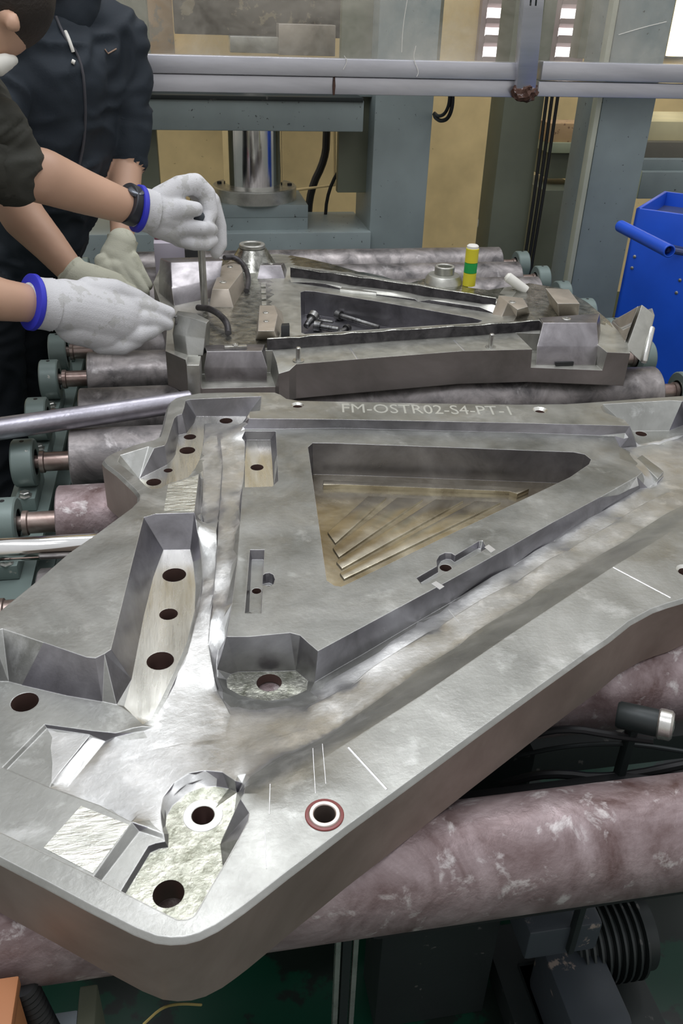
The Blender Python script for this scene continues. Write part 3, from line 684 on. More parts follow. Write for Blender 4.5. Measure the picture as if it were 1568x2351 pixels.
# scribed steps in front
for a, b in (((802, 800), (818, 824)), ((1036, 780), (1062, 805))): pass
bandF = [g2(*p) for p in [(616, 804), (760, 791), (900, 781), (1100, 768), (1237, 757)]]+[g2(*p, .017) for p in [(1232, 736), (1100, 750), (900, 765), (760, 776), (612, 788)]]
bandR = [g2(*p) for p in [(668, 643), (800, 663), (960, 687), (1138, 716)]]+[g2(*p, .028) for p in [(1140, 692), (960, 656), (800, 630), (674, 613)]]
baseF = [g2(*p) for p in [(616, 805), (760, 792), (900, 782), (1100, 769), (1237, 758), (1460, 760), (1460, 830), (1220, 820), (600, 860)]]
rear = [g2(*p, .02) for p in [(674, 604), (800, 621), (960, 647), (1150, 683)]]+[g2(1160, 600), g2(640, 540)]
def far_mat(c, n, R):
    if False: return 0
    x, y, _ = proj(c); z = c.z-Z2
    if inside(c.x, c.y, w2W): return 2
    if z < -.004: return 0
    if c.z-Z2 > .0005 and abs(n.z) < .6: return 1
    if inside(c.x, c.y, baseF): return 0
    if x < 622 and y < 800 and x > 470: return 3
    if inside(c.x, c.y, rear): return 3
    if x > 1180 and y < 745: return 3
    return 0
bm = R2.build(o2, [o2], .022, far_mat, mask=[[tuple(nl(.012)), tuple(n1), tuple(n2), tuple(nl(.752))]])
bnd = {}
a_ = [bm.verts.new((p[0], p[1], Z2+z)) for p, z in out2]; b_ = [bm.verts.new((p[0], p[1], PB)) for p, z in out2]; n_ = len(a_)
for i in range(n_): bm.faces.new((a_[i], a_[(i+1) % n_], b_[(i+1) % n_], b_[i])).material_index = 4
bm.faces.new(b_)
FSIDE = steel('far_plate_side_steel', (.20, .185, .17), (.33, .30, .285), .36, .5, .75, 5, .08, 60, .0015)
bmesh.ops.remove_doubles(bm, verts=bm.verts[:], dist=2e-6)
obj('plate_body', bm, [P2TOP, BLACKW, WALLM, OILY, FSIDE], far, 24)
def wall_strip(name, pts, h, th, lab, z=Z2):
    """upright strip whose front foot runs through photo pixels at height z"""
    P = [G(x, y, z) for x, y in pts]; bm = bmesh.new(); rows = []
    n_ = len(P); Q = []
    for i in range(n_-1):
        for k in range(6): Q.append(P[i]+(P[i+1]-P[i])*(k/6))
    Q.append(P[-1])
    for i, p in enumerate(Q):
        wv = .0009*math.sin(i*1.7)+.0007*math.sin(i*3.1+1)
        rows.append([bm.verts.new(p+Vector((0, 0, -.002))), bm.verts.new(p+Vector((0, -.0008+wv, h*.45))), bm.verts.new(p+Vector((0, .001, h+wv))), bm.verts.new(p+Vector((0, .003, h+.0012+wv))), bm.verts.new(p+Vector((0, th, h))), bm.verts.new(p+Vector((0, th, -.002)))])
    for A, B_ in zip(rows, rows[1:]):
        for k in range(6):
            f = bm.faces.new((A[k], A[(k+1) % 6], B_[(k+1) % 6], B_[k])); f.material_index = 1 if k in (2, 3) else 0
    bm.faces.new(rows[0]); bm.faces.new(rows[-1][::-1])
    o = obj(name, bm, [BLACKW, OILY], far, 40); o['label'] = lab; return o
wall_strip('sealing_ridge', [(614, 804), (760, 793), (900, 783), (1100, 770), (1240, 759)], .024, .010, 'blackened wavy sealing ridge along the front of the window')
wall_strip('sealing_ridge', [(667, 642), (800, 661), (960, 685), (1136, 714)], .032, .006, 'blackened wavy sealing ridge along the rear of the window')
for p_, q_ in (((804, 800), (820, 824)), ((1042, 781), (1066, 805))):
    A, B_ = G(*p_, Z2), G(*q_, Z2); d_ = (B_-A).normalized(); n_ = Vector((-d_.y, d_.x, 0))*.0022; q = Vector((0, 0, .0004))
    obj('scribed_line', loft([A-n_, B_-n_, B_+n_, A+n_], [A-n_*.4+q, B_-n_*.4+q, B_+n_*.4+q, A+n_*.4+q]), SCR, far, 0)
BLK = []
def blk(name, levels, mats, parent=far, bev=.0015, lab=None, faces=None):
    """levels = [(z, [pixels at that height]), ...] from bottom to top; a pixel may be a 3-tuple with its own reading height"""
    L = [[Vector((*G(p[0], p[1], p[2] if len(p) > 2 else z)[:2], z)) for p in pts] for z, pts in levels]
    bm = bmesh.new(); vs = [[bm.verts.new(p) for p in l] for l in L]; n = len(vs[0])
    for A, B in zip(vs, vs[1:]):
        for i in range(n): bm.faces.new((A[i], A[(i+1) % n], B[(i+1) % n], B[i]))
    bm.faces.new(vs[0]); bm.faces.new(vs[-1][::-1])
    if bev: bmesh.ops.bevel(bm, geom=bm.edges[:], offset=bev, segments=2, affect='EDGES', profile=.6)
    o = obj(name, bm, mats, parent, 30)
    BLK.append(o)
    if lab: o['label'] = lab
    return o
def socket(x, y, z, r, p):   # countersunk cap screw seen on top of a block
    g = G(x, y, z)
    o = obj('cap_screw', lathe(g-Vector((0, 0, .004)), (0, 0, 1), [(r, 0), (r, .0052), (r*.86, .006), (r*.5, .006), (r*.45, .003), (.0005, .003)], 16), SHAFT2, p)
    return o
blk('insert_block', [(.850, [(1230, 838), (1367, 839), (1376, 800), (1238, 800)]), (.889, [(1233, 795), (1374, 795), (1379, 764), (1240, 768)]), (.931, [(1247, 741), (1370, 741), (1377, 719), (1238, 729)])], DARKST, lab='large slope-sided block at the right front, with a slot at its foot')
o = obj('foot_slot', box((G(1276, 838, .853).x, G(1276, 838, .853).y-.0008, .851), (G(1318, 838, .853).x, G(1276, 838, .853).y+.004, .859)), BLACK, far)
socket(1300, 732, .931, .011, BLK[0])
blk('insert_block', [(.843, [(472, 877), (613, 878), (608, 850), (478, 850)]), (.873, [(468, 844), (614, 844), (608, 822), (474, 822)]), (.906, [(475, 807), (601, 806), (608, 790), (468, 792)])], DARKST, lab='slope-sided rectangular block at the left front')
px = G(541, 800, .906)
obj('clip', box((px.x-.024, px.y-.006, .906), (px.x+.024, px.y+.007, .913), .002), SHAFT2, far)
obj('clip_screw', lathe((px.x, px.y, .913), (0, 0, 1), [(.007, 0), (.006, .003), (.003, .003), (.003, .002)], 12), SHAFT2, far)
blk('insert_block', [(.892, [(401, 806), (431, 816), (466, 817), (480, 800), (440, 790), (405, 792)]), (.926, [(396, 766), (426, 772), (470, 777), (483, 762), (440, 752), (400, 752)]), (.960, [(403, 722), (439, 730), (474, 742), (481, 735), (446, 718), (408, 713)])], PLATE, lab='pale eight-sided block at the left edge of the plate')
blk('insert_block', [(.893, [(400, 703), (500, 682), (496, 655), (364, 672)]), (.928, [(394, 661), (505, 640), (500, 618), (364, 634)]), (.966, [(391, 602), (512, 598), (500, 589), (367, 592)])], DARKST, bev=.003, lab='big dark block with a sloping face at the rear left')
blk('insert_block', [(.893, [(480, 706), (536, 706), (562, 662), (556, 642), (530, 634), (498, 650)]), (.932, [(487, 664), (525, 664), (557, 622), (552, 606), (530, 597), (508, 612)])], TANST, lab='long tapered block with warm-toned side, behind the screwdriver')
blk('insert_block', [(.893, [(589, 645), (656, 645), (664, 632), (598, 632)]), (.927, [(597, 609), (645, 609), (652, 603), (601, 603)])], DARKST, lab='small slope-sided block at the rear of the window side')
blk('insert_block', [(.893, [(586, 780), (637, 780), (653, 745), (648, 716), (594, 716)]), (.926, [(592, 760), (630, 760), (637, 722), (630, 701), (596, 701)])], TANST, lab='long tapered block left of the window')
blk('stop_block', [(.893, [(645, 777), (665, 776), (665, 764), (646, 765)]), (.919, [(645, 748), (665, 747), (664, 741), (647, 742)])], BLACK)
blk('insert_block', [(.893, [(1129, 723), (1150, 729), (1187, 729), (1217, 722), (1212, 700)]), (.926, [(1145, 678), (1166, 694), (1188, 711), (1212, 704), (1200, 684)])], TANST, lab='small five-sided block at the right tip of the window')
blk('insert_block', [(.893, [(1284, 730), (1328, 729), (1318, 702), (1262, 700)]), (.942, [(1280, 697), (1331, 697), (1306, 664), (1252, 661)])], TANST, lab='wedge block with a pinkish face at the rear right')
IB = [o for o in BLK if o.name.startswith('insert_block')]
for x, y, z, r, k in ((528, 613, .932, .008, 4), (512, 648, .932, .009, 4), (1176, 694, .926, .009, 7), (610, 718, .926, .007, 6), (611, 738, .926, .006, 6), (622, 606, .927, .007, 5)): socket(x, y, z, r, IB[k])
# little ladder of pads next to the window
for k in range(4):
    x, y = 601+k*.6, 652+k*14
    blk('locating_pad', [(.893, [(x-2, y+9), (x+9, y+9), (x+9, y), (x-2, y)]), (.898, [(x-2, y+5), (x+9, y+5), (x+9, y-3), (x-2, y-3)])], P2TOP, bev=.0006)
blk('locating_key', [(.893, [(780, 672), (864, 680), (866, 672), (784, 664)]), (.900, [(780, 664), (864, 673), (866, 667), (784, 659)])], P2TOP, bev=.0008)
blk('corner_post', [(PB, [(428, 846, .893), (458, 846, .893), (462, 822, .893), (430, 822, .893)]), (.901, [(428, 838), (458, 838), (462, 816), (430, 818)])], P2TOP, bev=.003, lab='pale square corner post at the left front')
# boss with bush (rear left) and boss with bush (rear centre)
g = G(580, 612, .897)
obj('bush_boss', lathe((g.x, g.y, .893), (0, 0, 1), [(.075, 0), (.066, .012), (.052, .034), (.042, .05), (.038, .056), (.02, .056)], 40), OILY, far)
obj('bush_ring', ring((g.x, g.y, .949), (0, 0, 1), .036, .024, .012, 40, .002), P2TOP, far)
g = G(1018, 648, .893)
obj('bush_boss', lathe((g.x, g.y, .870), (0, 0, 1), [(.056, 0), (.050, .034), (.043, .044), (.032, .047), (.02, .047)], 40), P2TOP, far)
obj('bush_ring', ring((g.x, g.y, .916), (0, 0, 1), .027, .019, .022, 40, .002), P2TOP, far)
# studs
for x, y0, y1, r in ((685, 828, 797, .0055), (1126, 797, 766, .0055), (1040, 655, 640, .004)):
    g = G(x, y0, Z2); h = (Vp(x, y1, g.y).z-g.z)
    obj('stud', lathe(g, (0, 0, 1), [(r*2.2, 0), (r*2.2, .0015), (r, .0015), (r, h-.002), (r*.7, h)], 16), SHAFT2, far)
# leaning clamp at the right end
A = [V(1438, 800, 1.72), V(1476, 836, 1.70), V(1492, 800, 1.80), V(1398, 772, 1.90)]
B_ = [V(1474, 698, 1.76), V(1504, 724, 1.76), V(1498, 706, 1.84), V(1404, 736, 1.93)]
obj('side_clamp', loft(A, B_, .004), P2TOP, far)['label'] = 'pale clamp plate leaning outwards at the right end'
A = [V(1403, 768, 1.885), V(1432, 786, 1.76), V(1434, 783, 1.765), V(1405, 765, 1.89)]
obj('clamp_liner', loft([V(1402, 770, 1.875), V(1434, 790, 1.735), V(1440, 770, 1.735), V(1404, 752, 1.875)], [V(1408, 738, 1.90), V(1462, 706, 1.745), V(1466, 702, 1.745), V(1410, 736, 1.90)], .001), TANST, far)
obj('clamp_bar', lathe(V(1478, 832, 1.70), V(1500, 735, 1.76)-V(1478, 832, 1.70), [(.006, 0), (.008, .003), (.008, .085), (.006, .088)], 16), SHAFT2, far)
# blue-black oily hoses on the left side of the plate
tag(obj('hydraulic_hose', tube([G(455, 706, .905), G(480, 708, .918), G(505, 722, .918), G(522, 742, .912), G(524, 765, .90)], .0075, 12, 3), BLACKW), 'short black curved hose under the tip of the screwdriver', 'hose')
tag(obj('hydraulic_hose', tube([G(515, 592, .95), G(540, 590, .945), G(562, 610, .93), G(572, 640, .915), G(566, 668, .90)], .007, 12, 3), BLACKW), 'black hose curving along the long tapered block to the bush boss', 'hose')
# things lying in the far window
def cap_bolt(p, q, r, lab, grp='loose bolts in the far window'):
    p = Vector(p); q = Vector(q); d = q-p; L = d.length
    t = thing('socket_bolt', lab, 'bolt', p, grp)
    obj('bolt_head', lathe(p, d, [(r*.5, r*.6), (r*.55, 0), (r*1.6, 0), (r*1.7, .001), (r*1.7, r*2), (r, r*2)], 16), BOLT, t)
    obj('bolt_shank', lathe(p+d.normalized()*r*2, d, [(r, 0), (r, L*.45), (r*.9, L*.46), (r*.9, L-r*2-.002), (r*.6, L-r*2)], 12), BOLT, t)
BOLT = steel('oiled_bolt', (.07, .07, .072), (.30, .30, .29), .22, .36, .85, 30, .2, 120, .0008)
zf = Z2-.062
cap_bolt(G(772, 722, zf+.014), G(870, 752, zf+.010), .0075, 'longest bolt, lying slanted across the middle of the far window')
cap_bolt(G(722, 748, zf+.012), G(778, 757, zf+.010), .0085, 'short thick bolt lying level at the near side of the far window')
cap_bolt(G(722, 722, zf+.030), G(702, 750, zf+.012), .0085, 'dark bolt leaning against the left wall of the far window')
cap_bolt(G(800, 752, zf+.012), G(770, 768, zf+.010), .006, 'small bolt with bright head next to the longest bolt')
cap_bolt(G(725, 735, zf+.010), G(765, 740, zf+.010), .005, 'thin bolt half hidden behind the short thick bolt')
# yellow and green roll standing at the back
g = G(1076, 655, Z2)
yr = thing('marking_roll', 'yellow cylinder with a green band and white cap standing behind the far plate', 'marker', g)
YEL = flat('yellow_vinyl', (.62, .55, .03), .35); GRN = flat('green_vinyl', (.01, .30, .06), .35)
hh = Vp(1080, 566, g.y).z-g.z; r_ = .0175
for nm, a, b, m in (('yellow_sleeve', 0, .34, YEL), ('green_band', .34, .60, GRN), ('yellow_sleeve', .60, .96, YEL)):
    obj(nm, lathe(g+Vector((0, 0, hh*a)), (0, 0, 1), [(r_*.9, 0), (r_, .0008), (r_, hh*(b-a)-.0008), (r_*.9, hh*(b-a))], 28), m, yr)
obj('white_cap', lathe(g+Vector((0, 0, hh*.96)), (0, 0, 1), [(r_*.9, 0), (r_*.9, .006), (r_*.7, .009), (r_*.4, .009)], 24), WHITEP, yr)
wr = thing('white_rod', 'short off-white rod leaning beside the rear right blocks', 'rod', G(1205, 662, Z2))
p = G(1208, 668, Z2+.002); q = V(1166, 636, p.y+.02)
obj('rod_body', lathe(p, q-p, [(.012, 0), (.013, .004), (.013, (q-p).length), (.008, (q-p).length+.006)], 24), WHITEP, wr)
# ================================================================= behind the conveyor
def panel(name, x0, x1, yref, y0, y1, Y, dep, mat, parent=None, bev=.003):
    """upright box whose front face spans photo columns x0..x1 (read at row yref) and rows y0..y1 at distance Y"""
    a = V(x0, yref, Y); b = V(x1, yref, Y); xm = (x0+x1)/2
    return obj(name, box((a.x, Y, V(xm, y1, Y).z), (b.x, Y+dep, V(xm, y0, Y).z), bev), mat, parent)
YP = 3.35
press = thing('hydraulic_press', 'grey-green painted press frame with a chrome ram, behind the conveyor', 'press', (.4, YP+.3, 0))
def pz_(x, y, Y): return V(x, y, Y).z
a = V(862, 220, YP); b = V(997, 220, YP); 
obj('front_column', box((a.x, YP, 0), (b.x, YP+.30, 2.3), .006), GREEN, press)
c = V(770, 420, YP+.02)
obj('column_web', box((V(775, 420, YP+.10).x, YP+.10, .9), (a.x+.002, YP+.14, 1.62), .003), GREEN2, press)
d = V(345, 340, YP+.1)
obj('rear_column', box((d.x-.12, YP+.05, 0), (V(362, 350, YP+.05).x, YP+.2, 2.3), .005), GREEN2, press)
obj('slide_beam', box((V(120, 260, YP-.06).x, YP-.06, pz_(600, 301, YP-.06)), (V(835, 260, YP-.06).x, YP+.06, pz_(600, 228, YP-.06)), .004), GREEN, press)
obj('slide_beam_lip', box((V(120, 235, YP-.07).x, YP-.065, pz_(600, 232, YP-.065)), (V(835, 235, YP-.07).x, YP+.05, pz_(600, 221, YP-.065)), .002), DARKM, press)
obj('head_beam', box((V(120, 235, YP).x, YP+.06, pz_(600, 219, YP+.06)), (a.x+.003, YP+.22, pz_(600, 170, YP+.06)), .004), GREEN, press)
obj('bed_beam', box((V(180, 560, YP-.02).x, YP-.02, .3), (a.x+.004, YP+.35, pz_(700, 534, YP-.02)), .005), GREEN, press)
px0 = V(440, 490, YP+.02).x; px1 = V(708, 490, YP+.02).x
obj('pedestal', box((px0, YP+.03, pz_(600, 533, YP+.03)), (px1, YP+.32, pz_(600, 474, YP+.03)), .004), GREEN, press)
obj('pedestal_plate', box((px0, YP+.028, pz_(600, 500, YP+.028)), (px1, YP+.32, pz_(600, 471, YP+.028)), .003), GREEN, press)
cc = V(585, 455, YP+.17); rfl = (V(680, 455, cc.y).x-V(490, 455, cc.y).x)/2
zf0 = pz_(585, 470, YP+.06); 
obj('ram_flange', lathe((cc.x, YP+.17, zf0), (0, 0, 1), [(rfl-.004, 0), (rfl, .004), (rfl, .050), (rfl-.004, .054), (.05, .054)], 64), P2TOP, press)
rr_ = (V(650, 400, YP+.17).x-V(513, 400, YP+.17).x)/2; xr = (V(650, 400, YP+.17).x+V(513, 400, YP+.17).x)/2
obj('ram', lathe((xr, YP+.17, zf0+.03), (0, 0, 1), [(rr_, 0), (rr_, .44)], 64), CHROME, press)['label'] = 'mirror chrome ram'
for k in range(2):
    an = k*math.pi-.15
    obj('flange_bolt', lathe((cc.x+rfl*.84*math.cos(an), YP+.17+rfl*.84*math.sin(an), zf0+.054), (0, 0, 1), [(.010, 0), (.010, .008), (.006, .009)], 6), BLACK, press)
for (p, q, r_) in (((750, 302, YP+.35), (712, 436, YP+.38), .016), ((805, 300, YP+.22), (752, 436, YP+.30), .007)):
    A = V(*p); B_ = V(*q); m = (A+B_)/2+Vector((.03, 0, .01))
    obj('press_hose', tube([A+Vector((0, 0, .1)), A, m, B_, B_-Vector((.01, 0, .15))], r_, 10, 2), BLACK, press)
obj('conduit', tube([V(768, 300, YP+.32), V(768, 425, YP+.32), V(680, 436, YP+.32)], .006, 8), CREAM, press)
# guard post, right hand posts (each a stand-alone upright)
def post(name, lab, xl, xr_, yref, Y, dep, mat, ztop=2.4):
    a = V(xl, yref, Y); b = V(xr_, yref, Y)
    return tag(obj(name, box((a.x, Y, 0), (b.x, Y+dep, ztop), .005), mat), lab, 'post')
post('machine_post', 'olive green upright behind the three black cables', 1150, 1240, 300, 3.45, .16, GREEN2)
post('machine_post', 'wide blue-grey upright between the cables and the blue cart', 1372, 1492, 300, 3.2, .22, GREEN)
tag(obj('post_edge_strip', box((V(1360, 300, 3.19).x, 3.19, 0), (V(1371, 300, 3.19).x, 3.23, 2.4), .002), flat('pale_edge', (.50, .52, .42), .4)), 'pale edge strip on the left side of the wide blue-grey upright', 'strip')
# fence in front of the press: rails, leaning mullion, clear sheets
YF = 3.12
fence = thing('guard_fence', 'steel rail guard with clear acrylic sheets in front of the press', 'fence', (.8, YF, 0))
zt = [pz_(760, y, YF) for y in (133, 176, 216)]
X0 = V(-500, 150, YF).x; XM = V(1190, 170, YF).x; XM2 = V(1236, 170, YF).x; X2 = V(1900, 170, YF).x; XS = V(765, 190, YF).x
obj('upper_rail', box((X0, YF-.03, zt[1]+.002), (XM, YF+.02, zt[0]), .003), ALU, fence)
obj('upper_rail', box((XM2, YF-.03, zt[1]+.004), (X2, YF+.02, zt[0]+.006), .003), ALU, fence)
obj('lower_rail', box((X0, YF-.015, zt[2]), (XS-.0015, YF+.03, zt[1]), .003), ALU, fence)
obj('lower_rail', box((XS+.0015, YF-.015, zt[2]), (XM, YF+.03, zt[1]), .003), ALU, fence)
obj('lower_rail', box((XM2, YF-.015, zt[2]+.004), (X2, YF+.03, zt[1]), .003), ALU, fence)
RST = flat('rust_weld', (.10, .05, .035), .6, .3, ((.35, .30, .30), 60, .6), 1.0, 160)
bm = tube([(XS, YF-.017, zt[2]-.002), (XS, YF-.018, (zt[1]+zt[2])/2), (XS, YF-.017, zt[1])], [.003, .005, .003], 8); obj('rust_seam', bm, RST, fence)
p0 = V(1207, 215, YF-.035); p1 = V(1232, -60, YF-.10)
w_ = Vector((.035, 0, 0)); dv = Vector((0, .04, 0))
obj('mullion', loft([p0-w_, p0+w_, p0+w_+dv, p0-w_+dv], [p1-w_, p1+w_, p1+w_+dv, p1-w_+dv], .004), ALU, fence)
for k in (-.012, .006): obj('mullion_groove', loft([p0+Vector((k-.003, -.001, .02)), p0+Vector((k+.003, -.001, .02)), p0+Vector((k+.003, .003, .02)), p0+Vector((k-.003, .003, .02))], [p1+Vector((k-.003, -.001, 0)), p1+Vector((k+.003, -.001, 0)), p1+Vector((k+.003, .003, 0)), p1+Vector((k-.003, .003, 0))]), DARKM, fence)
bm = bmesh.new(); bmesh.ops.create_icosphere(bm, subdivisions=3, radius=1)
for v in bm.verts: v.co = Vector((v.co.x*.045, v.co.y*.022, v.co.z*.032))*(1+.25*math.sin(v.co.x*37+v.co.z*23)*math.cos(v.co.y*31+v.co.z*17))+p0+Vector((0, .01, .005))
obj('weld_lump', bm, RST, fence)['label'] = 'rough rusty weld lump'
am, an_, ab = new_mat('acrylic_sheet')
ab.inputs['Base Color'].default_value = (.80, .76, .66, 1); ab.inputs['Roughness'].default_value = .06; ab.inputs['Alpha'].default_value = .17; ab.inputs['IOR'].default_value = 1.35
f_ = noise(an_, 3.5, 8, .7, .5); k_ = ramp(an_, f_, [(.35, .03), (.72, .26)]); an_.links.new(k_, ab.inputs['Alpha'])
obj('acrylic_sheet', box((X0, YF-.002, zt[0]), (XM+.01, YF+.002, zt[0]+.75)), am, fence)
obj('acrylic_sheet', box((XM2-.01, YF-.002, zt[0]), (X2, YF+.002, zt[0]+.75)), am, fence)
for pts in ([(955, 105), (948, 135), (962, 165), (957, 176)], [(935, 0), (925, 60), (922, 120)], [(790, 128), (798, 140), (788, 160)]):
    obj('hairline_scratch', tube([V(x, y, YF-.034) for x, y in pts], .0012, 6, 2), WHITEP, fence)
obj('hairline_scratch', tube([V(1420, 80, YF-.004), V(1480, 62, YF-.004), V(1530, 50, YF-.004)], .0014, 6, 1), WHITEP, fence)
for x in (X0+.02, X2-.06): obj('fence_leg', box((x, YF-.01, 0), (x+.05, YF+.03, zt[2]), .003), ALU, fence)
# cream wall, window of the yard, lit strips
YW = 5.0
zwb = 0; 
wl = obj('wall_back', box((-6, YW, 0), (8, YW+.1, 4.2)), CREAM, None, 0); tag(wl, kind='structure')
def lit(name, col, st):
    m, n, b = new_mat(name); b.inputs['Emission Color'].default_value = (*col, 1); b.inputs['Emission Strength'].default_value = st; b.inputs['Base Color'].default_value = (*col, 1); return m
DAY = lit('daylight_pane', (1, .93, .95), 2.6); WARM = lit('warm_lamp', (1, .84, .50), 2.6); OR = lit('orange_lamp', (1, .55, .22), 1.2)
def pan(name, x0, x1, yref, y0, y1, Y, dep, mat): return panel(name, x0, x1, yref, y0, y1, Y, dep, mat)
for nm, x0, x1 in (('louvre_window', 1112, 1172), ('louvre_window', 1280, 1334)):
    a = V(x0, 70, YW-.03); b = V(x1, 70, YW-.03); zb = pz_((x0+x1)/2, 142, YW-.03); ztp = pz_((x0+x1)/2, -60, YW-.03)
    t = thing(nm, 'bright daylit louvre window seen through the clear sheet, '+('left of the leaning mullion' if x0 < 1200 else 'right of the leaning mullion'), 'window', ((a.x+b.x)/2, YW-.02, zb), 'louvre windows')
    obj('pane', box((a.x, YW-.02, zb), (b.x, YW-.005, ztp)), DAY, t)
    obj('window_frame', box((a.x-.03, YW-.045, zb-.03), (a.x, YW, ztp), .003), flat('mauve_frame', (.35, .27, .26), .5), t)
    obj('window_frame', box((b.x, YW-.045, zb-.03), (b.x+.03, YW, ztp), .003), bpy.data.materials['mauve_frame'], t)
    k = 0; z = zb
    while z < ztp:
        obj('slat', loft([(a.x, YW-.05, z), (b.x, YW-.05, z), (b.x, YW-.022, z-.02), (a.x, YW-.022, z-.02)], [(a.x, YW-.05, z+.025+.012*(k % 2)), (b.x, YW-.05, z+.025+.012*(k % 2)), (b.x, YW-.022, z+.008), (a.x, YW-.022, z+.008)]), bpy.data.materials['mauve_frame'], t)
        z += .09; k += 1
def lamp_thing(lab, x0, x1, yref, y0, y1, Y, mat):
    a = V(x0, yref, Y); b = V(x1, yref, Y); xm = (x0+x1)/2; z0, z1 = pz_(xm, y1, Y), pz_(xm, y0, Y)
    t = thing('strip_lamp', lab, 'lamp', ((a.x+b.x)/2, Y, z0), 'lit strips behind the guard')
    obj('lamp_tube', box((a.x, Y, z0), (b.x, Y+.03, z1), .004), mat, t)
    obj('lamp_housing', box((a.x-.012, Y+.03, z0-.012), (b.x+.012, Y+.06, z1+.012), .003), GREYP, t)
lamp_thing('short glowing lamp strip behind the sheet, right of the dark jacket', 359, 386, 90, 64, 120, YW-.06, WARM)
lamp_thing('tall glowing strip beside the wide blue-grey upright', 1388, 1412, 70, -60, 130, YW-.06, WARM)
lamp_thing('glowing strip at the top right picture edge', 1545, 1590, 70, -60, 130, YW-.06, WARM)
# darker machine parts behind the clear sheet (left) 
def mpart(name, lab, cat, x0, x1, yref, y0, y1, Y, dep, mat):
    return tag(panel(name, x0, x1, yref, y0, y1, Y, dep, mat), lab, cat)
MOTT = flat('mottled_dark', (.075, .062, .048), .45, .1, ((.24, .20, .13), 11, .60), .2, 20)
BROWNP = flat('orange_brown_panel', (.50, .33, .17), .5, 0, ((.34, .28, .2), 7, .55))
mpart('milling_head', 'dark mottled machine head behind the clear sheet', 'machine', 400, 868, 60, -120, 84, 4.22, .4, MOTT)
mpart('side_panel', 'orange-brown lit panel beside the dark jacket', 'panel', 270, 398, 60, -120, 130, 4.7, .05, BROWNP)
mpart('grey_fixture', 'pale grey fixture plate with a bolt behind the clear sheet', 'fixture', 528, 640, 100, 84, 122, 4.1, .1, P2TOP)
mpart('tan_block', 'tan block behind the clear sheet right of the pale fixture', 'block', 640, 770, 100, 56, 128, 4.08, .1, TANST)
mpart('switch_cabinet', 'flat grey cabinet front behind the clear sheet above the press column', 'cabinet', 870, 1016, 60, -120, 140, 4.0, .1, GREEN2)
mpart('upper_post', 'pale olive upright behind the clear sheet right of the mullion', 'post', 1336, 1372, 60, -120, 135, 4.3, .1, GREEN2)
mpart('grey_cover', 'wide grey cover behind the clear sheet at the upper right', 'cover', 1414, 1540, 60, -120, 138, 4.3, .1, flat('warm_grey_cover', (.30, .27, .17), .5))
# right side machine: timber, beams, green box
TIM = flat('timber', (.50, .33, .17), .6, 0, ((.26, .15, .08), 30, .6), .2, 30)
PGR = flat('pale_green_paint', (.36, .40, .27), .45, 0, ((.12, .13, .09), 60, .72), .05)
mpart('timber_beam', 'reddish timber packing beam behind the three cables', 'beam', 1262, 1368, 300, 284, 328, 4.0, .15, TIM)
mpart('green_ledge', 'pale green ledge under the timber beam', 'ledge', 1262, 1366, 340, 328, 352, 3.98, .25, PGR)
mpart('green_web', 'green tapered web under the pale ledge', 'machine part', 1262, 1362, 380, 352, 410, 4.02, .2, GREEN2)
mpart('green_cabinet', 'olive green cabinet low behind the three cables', 'cabinet', 1240, 1338, 500, 437, 760, 3.9, .4, GREEN2)
mpart('cabinet_side', 'pale green side plate between the olive cabinet and the upright', 'plate', 1325, 1352, 500, 432, 760, 3.86, .03, PGR)
mpart('cream_ledge', 'cream bed ledge of the right hand machine at the picture edge', 'ledge', 1484, 1720, 300, 280, 324, 3.75, .4, flat('cream_paint', (.66, .60, .36), .45, 0, ((.3, .2, .1), 50, .7)))
mpart('dark_bed', 'dark stained bed block under the cream ledge', 'bed', 1476, 1720, 350, 327, 364, 3.7, .4, flat('dark_stain', (.15, .14, .11), .5, 0, ((.40, .36, .28), 50, .66)))
mpart('grey_bed_beam', 'grey painted beam above the blue cart', 'beam', 1472, 1720, 380, 366, 392, 3.66, .4, GREEN)
mpart('grey_bed_box', 'grey-green bed box above the blue cart', 'box', 1470, 1720, 420, 395, 456, 3.62, .4, GREEN)
mpart('bed_side', 'pale narrow side plate left of the grey-green bed box', 'plate', 1458, 1470, 420, 392, 456, 3.6, .3, PGR)
# three cables and the hook of cable on the wall
for k, (xa, ya, xb, yb) in enumerate(((1256, 218, 1204, 600), (1268, 218, 1214, 600), (1281, 218, 1222, 600))):
    A = V(xa, ya, 3.42); B_ = V(xb, yb, 3.42)
    tag(obj('black_cable', tube([A+(A-B_)*.15, A, (A+B_)/2+Vector((.004, 0, 0)), B_, Vector((B_.x-.01, B_.y, .01))], .0065, 10, 1), BLACK), ['left', 'middle', 'right'][k]+' one of the three straight black cables behind the rollers', 'cable', 'straight black cables')
A = [V(x, y, Yq) for x, y, Yq in ((1038, 190, 3.17), (1040, 240, 3.18), (1030, 272, 3.2), (1012, 279, 3.25), (999, 270, 3.34), (997, 262, 3.36))]
tag(obj('cable_loop', tube(A, .007, 10, 3), BLACK), 'outer black cable loop hanging below the rail beside the press column', 'cable')
A = [V(x, y, Yq) for x, y, Yq in ((1032, 190, 3.17), (1033, 235, 3.18), (1022, 262, 3.2), (1006, 268, 3.28), (998, 260, 3.37))]
tag(obj('cable_loop', tube(A, .006, 10, 3), BLACK), 'inner black cable loop hanging below the rail beside the press column', 'cable')
